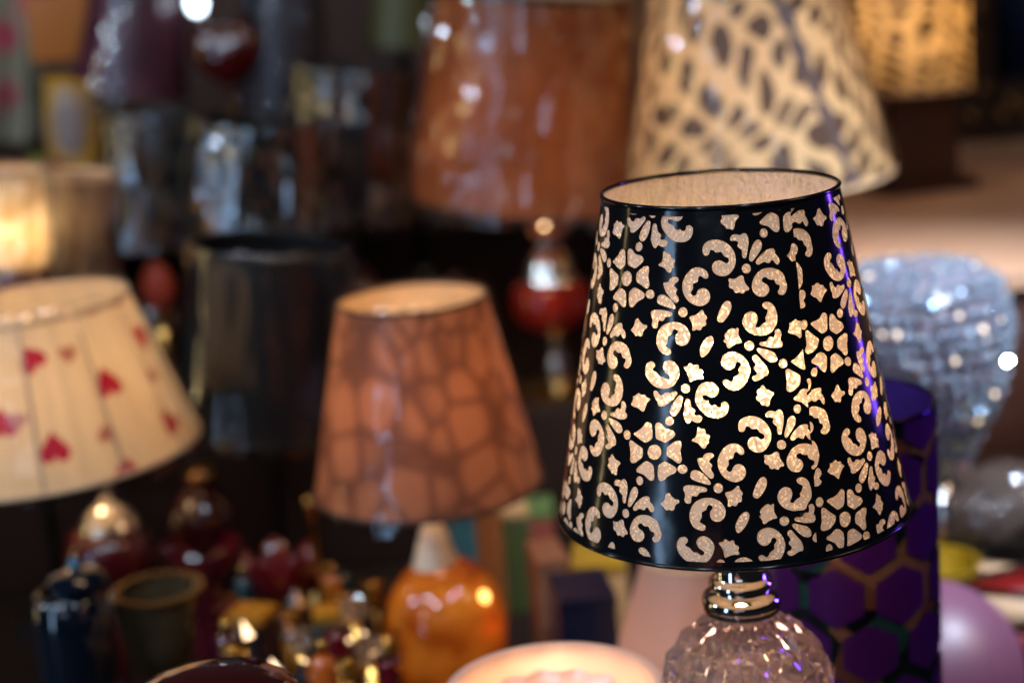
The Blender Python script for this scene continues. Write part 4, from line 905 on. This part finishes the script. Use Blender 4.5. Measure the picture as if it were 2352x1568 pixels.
c = at(138, 62, 2.25); bm = bmesh.new(); box(bm, c, .082, .03, .088, .15, .006); obj('bag', bm, shade_mat('orange_yellow_print', lin('a8742a'), lin('a03c12'), 'blotch', dif=.95, tra=.01, scale=14, th=(.42, .6), weave=False), t, angle=40)
bm = bmesh.new()
for sx in (-.02, .02): lathe(bm, c + Vector((sx, 0, .042)), c + Vector((sx * .3, 0, .3)), [(.002, 0), (.002, .25)], 8)
obj('handle', bm, BROWNTRIM, t)
def drape(name, label, cat, px0, px1, py0, py1, d, mat, folds=4, amp=.012, seed=0):
    bm = bmesh.new(); n, m = 40, 24; V = []
    for j in range(m + 1):
        for i in range(n + 1):
            u, v = i / n, j / m
            p = at(px0 + (px1 - px0) * u, py0 + (py1 - py0) * v, d)
            p.y += amp * math.sin(folds * 2 * PI * u + seed) * (.4 + .6 * v) + .01 * noise.noise(Vector((u * 4, v * 4, seed)))
            V.append(bm.verts.new(p))
    for j in range(m):
        for i in range(n): bm.faces.new((V[j * (n + 1) + i], V[j * (n + 1) + i + 1], V[(j + 1) * (n + 1) + i + 1], V[(j + 1) * (n + 1) + i]))
    me = bpy.data.meshes.new(name); bm.normal_update()
    uvl = bm.loops.layers.uv.new('UVMap')
    for f in bm.faces:
        for l in f.loops: l[uvl].uv = (l.vert.co.x, l.vert.co.z)
    o = obj(name, bm, mat, None); s = o.modifiers.new('thickness', 'SOLIDIFY'); s.thickness = .002
    return single(o, label, cat)
FLOR = shade_mat('floral_cloth', lin('77735f'), lin('a02c44'), 'marks', dif=.95, tra=.02, scale=13, th=(.22, .46), weave=True)
drape('cloth', 'grey-green cloth with red flowers hanging at the top left corner', 'cloth', -60, 92, -40, 330, 2.36, FLOR, 2, .012, 1)
t = thing('ornament', 'low pink and red flower ornament on the shelf below the floral cloth', 'ornament', (at(80, 360, 2.15).x, at(80, 360, 2.15).y, UPPER_Z))
bm = bmesh.new(); p = at(82, 345, 2.15)
for k in range(7):
    a = 2 * PI * k / 7; sphere(bm, Vector((p.x + .022 * math.cos(a), p.y + .022 * math.sin(a), UPPER_Z + .022)), .016, 14, 10, 1, 1, .9)
obj('petals', bm, pbr('rose_petal', lin('7c2434'), rough=.5), t)
bm = bmesh.new(); sphere(bm, Vector((p.x, p.y, UPPER_Z + .026)), .018, 16, 12); obj('flower_centre', bm, pbr('green_petal', lin('58701c'), rough=.5), t)

# --- ornate dark frame, right back
FD = 2.42
t = thing('picture_frame', 'dark ornate picture frame with gilt beads leaning on the wall at the right', 'picture frame', (at(2300, 400, FD).x, at(2300, 400, FD).y, RISER_Z))
Yf = at(2300, 330, FD).y
xl, xr = at_y(2140, 300, Yf).x, at_y(2140, 300, Yf).x + .55; zb, zt = RISER_Z, 1.75
fw = .085
for (a, b, c2_, d2) in ((xl, xl + fw, zb, zt), (xr - fw, xr, zb, zt), (xl + fw + .001, xr - fw - .001, zb, zb + fw), (xl + fw + .001, xr - fw - .001, zt - fw, zt)):
    bm = bmesh.new(); box(bm, Vector(((a + b) / 2, Yf, (c2_ + d2) / 2)), b - a, .045, d2 - c2_, 0, .008); obj('frame_rail', bm, pbr('ebony_frame', lin('20120c'), rough=.3, scale=12, bump=.3, bscale=40), t, angle=35)
bm = bmesh.new(); box(bm, Vector(((xl + xr) / 2, Yf + .008, (zb + zt) / 2)), xr - xl - 2 * fw + .006, .006, zt - zb - 2 * fw + .006); obj('glass_panel', bm, pbr('navy_panel', lin('141c30'), rough=.12, coat=.6), t)
GILT = pbr('dull_gilt', lin('7a5a34'), rough=.35, metal=.9, var=.5, scale=60)
for k in range(26):
    x = xl + fw + (xr - xl - 2 * fw) * (k + .5) / 26; bm = bmesh.new(); sphere(bm, Vector((x, Yf - .026, zb + fw * (.45 + .22 * math.sin(k * 1.3)))), .0095, 12, 8); obj('gilt_bead', bm, GILT, t)
for k in range(16):
    z = zb + .02 + .6 * (k + .5) / 16; bm = bmesh.new(); sphere(bm, Vector((xl + fw * (.6 + .2 * math.sin(k * 1.7)), Yf - .026, z)), .009, 12, 8); obj('gilt_bead', bm, GILT, t)

# ================================================================ small wares on the counter
def on_counter(px, py): return at_z(px, py, COUNTER_Z)
def ware(name, label, cat, px, d, group=None, py=1500):
    p = at(px, py, d); return thing(name, label, cat, (p.x, p.y, COUNTER_Z), group), p.y
def px_rows(x, rows, Y):
    """(row, half width) -> (radius, height over the counter), the last row put on the counter"""
    out = []
    for y, r in rows:
        p = at_y(x, y, Y); out.append((r * depth(p) / FPX, max(p.z - COUNTER_Z, 0)))
    return out
def turned(root, name, x, rows, Y, mat, n=44, wob=None, open_top=True, ground=True, angle=50):
    pr = px_rows(x, rows, Y)[::-1]
    if ground: pr[0] = (pr[0][0], 0)
    X = at_y(x, rows[len(rows) // 2][0], Y).x; P0 = Vector((X, Y, COUNTER_Z))
    if open_top:
        r, z = pr[-1]; th_ = .0022
        pr = pr + [(r - th_, z)] + [(max(rr - th_, .002), zz + .003) for rr, zz in pr[::-1][1:-1]]
    bm = bmesh.new(); lathe(bm, P0, P0 + ax0, pr, n, True, True, wob); return obj(name, bm, mat, root, angle=angle)
NAVYG = pbr('navy_glass', lin('060f1a'), rough=.15, coat=.8, scale=8)
t, Y = ware('jar', 'dark navy glass jar at the lower left under the red-based heart lamp', 'jar', 180, 1.26)
turned(t, 'body', 178, [(1350, 70), (1365, 84), (1420, 92), (1520, 94), (1600, 84), (1640, 70)], Y, NAVYG)
bm = bmesh.new(); p = at_y(178, 1345, Y); lathe(bm, p, p + ax0, [(.022, 0), (.023, .005), (.018, .010), (.006, .013)], 36); obj('lid', bm, NAVYG, t, angle=40)
bm = bmesh.new(); sphere(bm, p + ax0 * .017, .005); obj('knob', bm, pbr('teal_glass', lin('1a6080'), rough=.1, coat=.8), t)
t, Y = ware('goblet', 'painted glass goblet with a gold beaded rim beside the navy jar', 'goblet', 366, 1.32)
PAINTG = shade_mat('painted_goblet', lin('3a2e20'), lin('16242c'), 'blotch', dif=.9, tra=.1, scale=22, th=(.42, .58), weave=False, spec=.6)
bw = turned(t, 'cup', 366, [(1352, 100), (1372, 97), (1420, 90), (1470, 80), (1520, 66), (1545, 40)], Y, pbr('olive_goblet', lin('3c3222'), rough=.2, coat=.5, var=.8, scale=35), ground=False)
pr_ = at_y(366, 1352, Y)
for k in range(28):
    a = 2 * PI * k / 28; bm = bmesh.new(); sphere(bm, Vector((pr_.x + (98 * depth(pr_) / FPX) * math.cos(a), Y + (98 * depth(pr_) / FPX) * math.sin(a), pr_.z)), .0032, 10, 8); obj('rim_bead', bm, pbr('amber_gold', lin('6a4214'), rough=.25, metal=.6), t)
stand(t, pr_.x + .001, Y, at_y(366, 1540, Y).z, foot=.022, r=.006, fh=.008, mat=pbr('goblet_foot', lin('4c3424'), rough=.2))
CRIM = pbr('crimson_glass', lin('5c0814'), rough=.14, coat=.7, scale=18)
t, Y = ware('bowl', 'open crimson glass bowl behind the gold-rimmed goblet', 'bowl', 465, 1.50, py=1300)
turned(t, 'body', 465, [(1252, 96), (1275, 92), (1310, 72), (1340, 44), (1350, 36)], Y, pbr('dusky_crimson_glass', lin('5c1420'), rough=.12, coat=.7, scale=18), wob=lambda a, v: 1 + .04 * math.sin(9 * a))
t, Y = ware('tulip_vase', 'crimson tulip-shaped glass vase left of the amber ball', 'vase', 640, 1.46, py=1350)
X = at_y(640, 1310, Y).x
for k in range(5):
    a = 2 * PI * k / 5 + .5; bm = bmesh.new(); c = Vector((X + .021 * math.cos(a), Y + .021 * math.sin(a), at_y(640, 1315, Y).z))
    bmesh.ops.create_uvsphere(bm, u_segments=16, v_segments=12, radius=1, matrix=Matrix.Translation(c) @ Matrix.Rotation(a, 4, 'Z') @ Matrix.Rotation(.35, 4, 'Y') @ Matrix.Diagonal((.005, .014, .024, 1))); obj('petal', bm, CRIM, t)
zt = at_y(640, 1345, Y).z
stand(t, X, Y, zt + .004, foot=.026, r=.005, fh=.008, mat=GOLD)
t, Y = ware('vase', 'dark red vase with a gold neck below the large black shade', 'vase', 465, 1.54, py=1150)
turned(t, 'body', 465, [(1108, 26), (1130, 50), (1165, 78), (1200, 84), (1235, 70), (1262, 46)], Y, pbr('oxblood_glaze', lin('34100c'), rough=.2, coat=.6), open_top=False)
body_px(t, 'neck_ring', 462, [(1066, 20), (1078, 36), (1092, 40), (1104, 30), (1110, 26)], Y, pbr('dull_gold', lin('6a4a28'), rough=.3, metal=.9))
t, Y = ware('candlestick', 'slender brass candlestick left of the amber ball lamp', 'candlestick', 716, 1.52, py=1300)
turned(t, 'stick', 716, [(1140, 10), (1150, 16), (1165, 12), (1185, 17), (1205, 9), (1260, 10), (1300, 14), (1318, 30), (1330, 38)], Y, GOLD, open_top=False)
YB = pbr('yellow_card', lin('a8701a'), rough=.4)
GB = 'small boxes on the counter'
def carton(label, px, py, d, w_px, h_px, dep, mat, rz=0, lid=None, ry=0, z0=None, cat='box', lift=None):
    p = at(px, py, d); sw, sh_ = w_px * d / FPX, h_px * d / FPX
    zc = p.z if lift else None
    hb_ = (p.z + sh_ / 2) - (COUNTER_Z if z0 is None else z0)
    t = thing('gift_box', label, cat, (p.x, p.y, COUNTER_Z if z0 is None else z0), GB)
    bm = bmesh.new(); box(bm, Vector((p.x, p.y, (COUNTER_Z if z0 is None else z0) + (hb_ - .008) / 2)), sw, dep, hb_ - .008, rz, .0015); obj('body', bm, mat, t, angle=30)
    bm = bmesh.new(); box(bm, Vector((p.x, p.y, (COUNTER_Z if z0 is None else z0) + hb_ - .004)), sw * 1.03, dep * 1.03, .0078, rz, .0015); obj('lid', bm, lid or mat, t, angle=30)
NAVYC = pbr('navy_card', lin('0e1024'), rough=.35)
carton('flat box with a bright yellow lid in front of the crimson tulip vase', 575, 1412, 1.34, 92, 30, .03, pbr('dark_card', lin('2a1612'), rough=.5), -.35, YB)
carton('small yellow-lidded box left of the amber ball', 752, 1408, 1.36, 64, 26, .02, pbr('dark_card', lin('2a1612')), .1, YB)
carton('teal box showing just under the brown pebble shade', 1048, 1190, 1.58, 62, 60, .05, pbr('teal_card', lin('234a4e'), rough=.5), .2)
carton('orange box right of the teal box', 1112, 1195, 1.62, 72, 90, .05, pbr('orange_card', lin('7a4018'), rough=.5), -.1)
carton('olive green box with tan lid beside the orange box', 1178, 1185, 1.66, 60, 70, .05, pbr('olive_card', lin('343a18'), rough=.5), .1, pbr('tan_card', lin('a87c50'), rough=.5))
carton('salmon pink box behind the olive box', 1234, 1180, 1.72, 70, 50, .05, pbr('salmon_card', lin('783426'), rough=.5), 0, pbr('pale_green_card', lin('4c5a2e'), rough=.5))
carton('tall brown cardboard box left of the navy box', 1262, 1350, 1.40, 74, 190, .05, pbr('brown_card', lin('7a4a30'), rough=.6), .15)
carton('box with a mustard yellow lid below the black patterned shade', 1376, 1290, 1.46, 120, 46, .06, pbr('tan_card', lin('a87c50')), -.1, pbr('mustard_card', lin('8a6616'), rough=.45))
carton('navy blue box with glassy beads, left of the pale pink shade', 1338, 1390, 1.32, 130, 104, .06, NAVYC, .1)
CLR = glass_mat('clear_trinket_glass', (1, .96, .9, 1), .02, 1.45, .95, (.7, .55, .42, 1))
for i, (lab, px, py, d, r) in enumerate((('clear faceted glass ball just left of the amber ball', 812, 1395, 1.34, 34), ('smaller faceted glass ball between yellow-lidded box and amber ball', 775, 1455, 1.28, 28), ('faceted glass ball nearest the dark red jar', 690, 1470, 1.20, 30), ('faceted glass ball next to the amber ball foot', 850, 1490, 1.25, 36))):
    p = at(px, py, d); rr = r * d / FPX
    t = thing('glass_ornament', lab, 'ornament', (p.x, p.y, COUNTER_Z), 'faceted glass ornaments')
    crystal(t, p, rr, 5, 10, .0012, 'glass_ball', CLR, hollow=0)
    stand(t, p.x, p.y, p.z - rr * .9, foot=rr * .9, r=.004, fh=.006, mat=GOLD)
for i, (lab, px, py, d, r, hx) in enumerate((('small amber glass bottle behind the faceted balls', 760, 1340, 1.46, 22, 'a8601c'), ('small orange glass bottle in front of the faceted balls', 742, 1530, 1.18, 30, 'b0541a'), ('small plum glass bottle beside the goblet', 520, 1480, 1.26, 28, '3c1224'), ('small teal glass bottle behind the yellow-lidded flat box', 560, 1345, 1.46, 24, '14343a'))):
    t, Y = ware('glass_bottle', lab, 'bottle', px, d, 'little coloured bottles', py)
    m_ = pbr('bottle_glass_' + lab.split()[1], lin(hx), rough=.12, coat=.7)
    turned(t, 'body', px, [(py - r, r * .35), (py - r * .6, r * .9), (py, r), (py + r * 1.4, r), (py + r * 3, r * .9)], Y, m_, open_top=False)
    bm = bmesh.new(); p = at_y(px, py - r, Y); lathe(bm, p, p + ax0, [(.004, 0), (.004, .008), (.003, .010)], 16); obj('stopper', bm, GOLD, t)

trk = {'gold': pbr('gold_trinket', lin('a87028'), rough=.2, metal=.7), 'crimson': CRIM, 'teal': pbr('teal_trinket', lin('12343a'), rough=.15, coat=.6), 'clear': CHROME}
kinds = {}
rnd = random.Random(12)
for i in range(34):
    px, py, d = rnd.uniform(520, 900), rnd.uniform(1330, 1560), 0
    d = 1.52 - (py - 1330) / 230 * .34 + rnd.uniform(-.03, .03)
    c_ = ('gold', 'crimson', 'clear', 'teal', 'gold', 'clear')[i % 6]; p = at(px, py, d); rr = rnd.uniform(.006, .011)
    t = thing('glass_trinket', 'tiny %s trinket on a thin stem in the jumble left of the amber ball' % {'gold': 'golden', 'crimson': 'crimson', 'teal': 'dark teal', 'clear': 'silvery'}[c_], 'trinket', (p.x, p.y, COUNTER_Z), 'tiny trinkets in the jumble')
    bm = bmesh.new(); k = i % 3
    if k == 0: sphere(bm, p, rr, 8, 6, 1, 1, 1.2)
    elif k == 1: lathe(bm, p - ax0 * rr, p + ax0, [(rr * .4, 0), (rr * 1.1, rr * .9), (rr * .5, rr * 1.6), (rr * 1.2, rr * 2.2)], 10)
    else: lathe(bm, p - ax0 * rr, p + ax0, [(.001, 0), (rr, rr), (.001, rr * 2.2)], 7)
    obj('figure', bm, trk[c_], t, smooth=(k == 1))
    stand(t, p.x, p.y, p.z - rr * .8, foot=.010, r=.0018, fh=.004, mat=trk['gold'])

# --- bottom right: pink round shade, yellow bowl, bundle, patterned box, silver wrap
lr = thing('globe_lamp', 'pink-lilac dome lamp at the bottom right corner behind the purple cylinder', 'table lamp', (at(2150, 1560, 1.30).x, at(2150, 1560, 1.30).y, COUNTER_Z))
c = at(2142, 1545, 1.30); bm = bmesh.new(); rr = 208 * 1.3 / FPX
rr_ = min(rr, 9)
ob = [(rr * math.cos(a), rr * math.sin(a) * 1.03) for a in [math.radians(x) for x in range(-20, 90, 5)]] + [(.004, rr * 1.03)]
lathe(bm, c, c + ax0, ob, 56)
obj('dome', bm, shade_mat('pink_lilac_glass', lin('a8708c'), lin('8c4c78'), 'blotch', dif=.6, tra=.4, scale=12, th=(.4, .65), weave=False, spec=.5), lr)
bulb(lr, c + ax0 * .02, 4.0, (1, .75, .7), .013)
stand(lr, c.x, c.y, max(c.z - rr * .33, COUNTER_Z + .02), foot=.05, r=.02, fh=.010)
t, Y = ware('bowl', 'yellow bowl peeking out above the pink dome lamp', 'bowl', 2140, 1.46, py=1330)
turned(t, 'body', 2150, [(1285, 100), (1310, 96), (1350, 78), (1400, 46)], Y, pbr('yellow_bowl_glaze', lin('86660f'), rough=.3))
t = thing('plastic_bundle', 'dark brown bundle tied in clear plastic at the right edge', 'bundle', (at(2310, 1180, 1.52).x, at(2310, 1180, 1.52).y, COUNTER_Z))
c = at(2310, 1175, 1.52); bm = bmesh.new(); bmesh.ops.create_uvsphere(bm, u_segments=64, v_segments=40, radius=1)
for v in bm.verts:
    n_ = v.co.copy(); k = 1 + .10 * noise.noise(n_ * 3) + .05 * noise.noise(n_ * 9)
    v.co = c + Vector((n_.x * .062 * k, n_.y * .05 * k, n_.z * .044 * k))
low = min(v.co.z for v in bm.verts)
obj('stuffing', bm, pbr('dark_fur', lin('35241c'), rough=.8, scale=40, var=.7, bump=.8, bscale=90), t)
bm = bmesh.new(); bmesh.ops.create_uvsphere(bm, u_segments=90, v_segments=56, radius=1)
for v in bm.verts:
    n_ = v.co.copy(); k = 1.12 + .09 * abs(noise.noise(n_ * 4)) + .05 * abs(noise.noise(n_ * 11))
    v.co = c + Vector((n_.x * .062 * k, n_.y * .05 * k, n_.z * .044 * k))
obj('plastic_wrap', bm, film_mat(), t)
bm = bmesh.new(); box(bm, Vector((c.x, c.y, (COUNTER_Z + low) / 2 + .004)), .07, .06, max(low - COUNTER_Z + .012, .006), 0, .002); obj('cardboard_tray', bm, pbr('brown_card', lin('7a4a30')), t)
GS = 'silver-blue packets stacked at the right edge'
for i, (lab, py, hz_) in enumerate((('top silver-blue packet of the stack at the right edge', 850, .018), ('middle silver-blue packet of the stack at the right edge', 905, .018), ('bottom silver-blue packet of the stack at the right edge', 960, .018))):
    p = at(2345, py, 1.72)
    t = thing('packet', lab, 'packet', (p.x, p.y, p.z - hz_ / 2), GS)
    bm = bmesh.new(); box(bm, p, .125, .08, hz_ + .0025, -.05 + .06 * i, .005); obj('body', bm, pbr('silver_blue_wrap', lin('8a98a8'), rough=.2, metal=.6, var=.3, scale=25, bump=.5, bscale=50), t, angle=50)
    bm = bmesh.new(); box(bm, p + Vector((.01, 0, 0)), .03, .083, hz_ + .005, -.05 + .06 * i, .004); obj('label_band', bm, pbr('grey_band', lin('6a5048'), rough=.3), t, angle=50)
zl = at(2345, 960, 1.72); bm = bmesh.new(); box(bm, Vector((zl.x, zl.y, (COUNTER_Z + zl.z - .0105) / 2)), .13, .085, zl.z - .0105 - COUNTER_Z, 0, .003)
o = obj('storage_box', bm, pbr('grey_brown_card', lin('54443c'), rough=.5, var=.4, scale=20), None, angle=30); single(o, 'grey-brown box carrying the stack of silver-blue packets', 'box')
t = thing('patterned_box', 'box with red, black and beige triangles in the bottom right', 'box', (at(2330, 1400, 1.42).x, at(2330, 1400, 1.42).y, COUNTER_Z))
p = at(2335, 1330, 1.42); bh = p.z - COUNTER_Z
bm = bmesh.new(); box(bm, Vector((p.x, p.y, COUNTER_Z + bh / 2)), .085, .06, bh, -.5, .002); obj('body', bm, pbr('black_lacquer', lin('100c0c'), rough=.25), t, angle=30)
rot_ = Matrix.Rotation(-.5, 4, 'Z'); cc = Vector((p.x, p.y, 0))
def tri_patch(pts, z_or_front, mat, nm):
    bm = bmesh.new(); vs = []
    for x, y in pts:
        if z_or_front == 'top': v = rot_ @ Vector((x, y, 0)) + cc; v.z = COUNTER_Z + bh + .0008
        else: v = rot_ @ Vector((x, -.0308, 0)) + cc; v.z = COUNTER_Z + y * bh
        vs.append(bm.verts.new(v))
    bm.faces.new(vs); o = obj(nm, bm, mat, t); s = o.modifiers.new('thickness', 'SOLIDIFY'); s.thickness = .0005
REDC = pbr('red_inlay', lin('700e0c'), rough=.35); BEI = pbr('beige_inlay', lin('c09a78'), rough=.4)
tri_patch([(-.038, -.026), (.0, .026), (.034, -.026)], 'top', REDC, 'red_triangle')
tri_patch([(-.040, .0), (-.036, .027), (-.006, .027)], 'top', BEI, 'beige_triangle')
tri_patch([(-.038, .5), (-.038, .95), (.038, .95), (.038, .78)], 'front', BEI, 'beige_triangle')
tri_patch([(-.038, .45), (.038, .72), (.038, .1)], 'front', REDC, 'red_triangle')
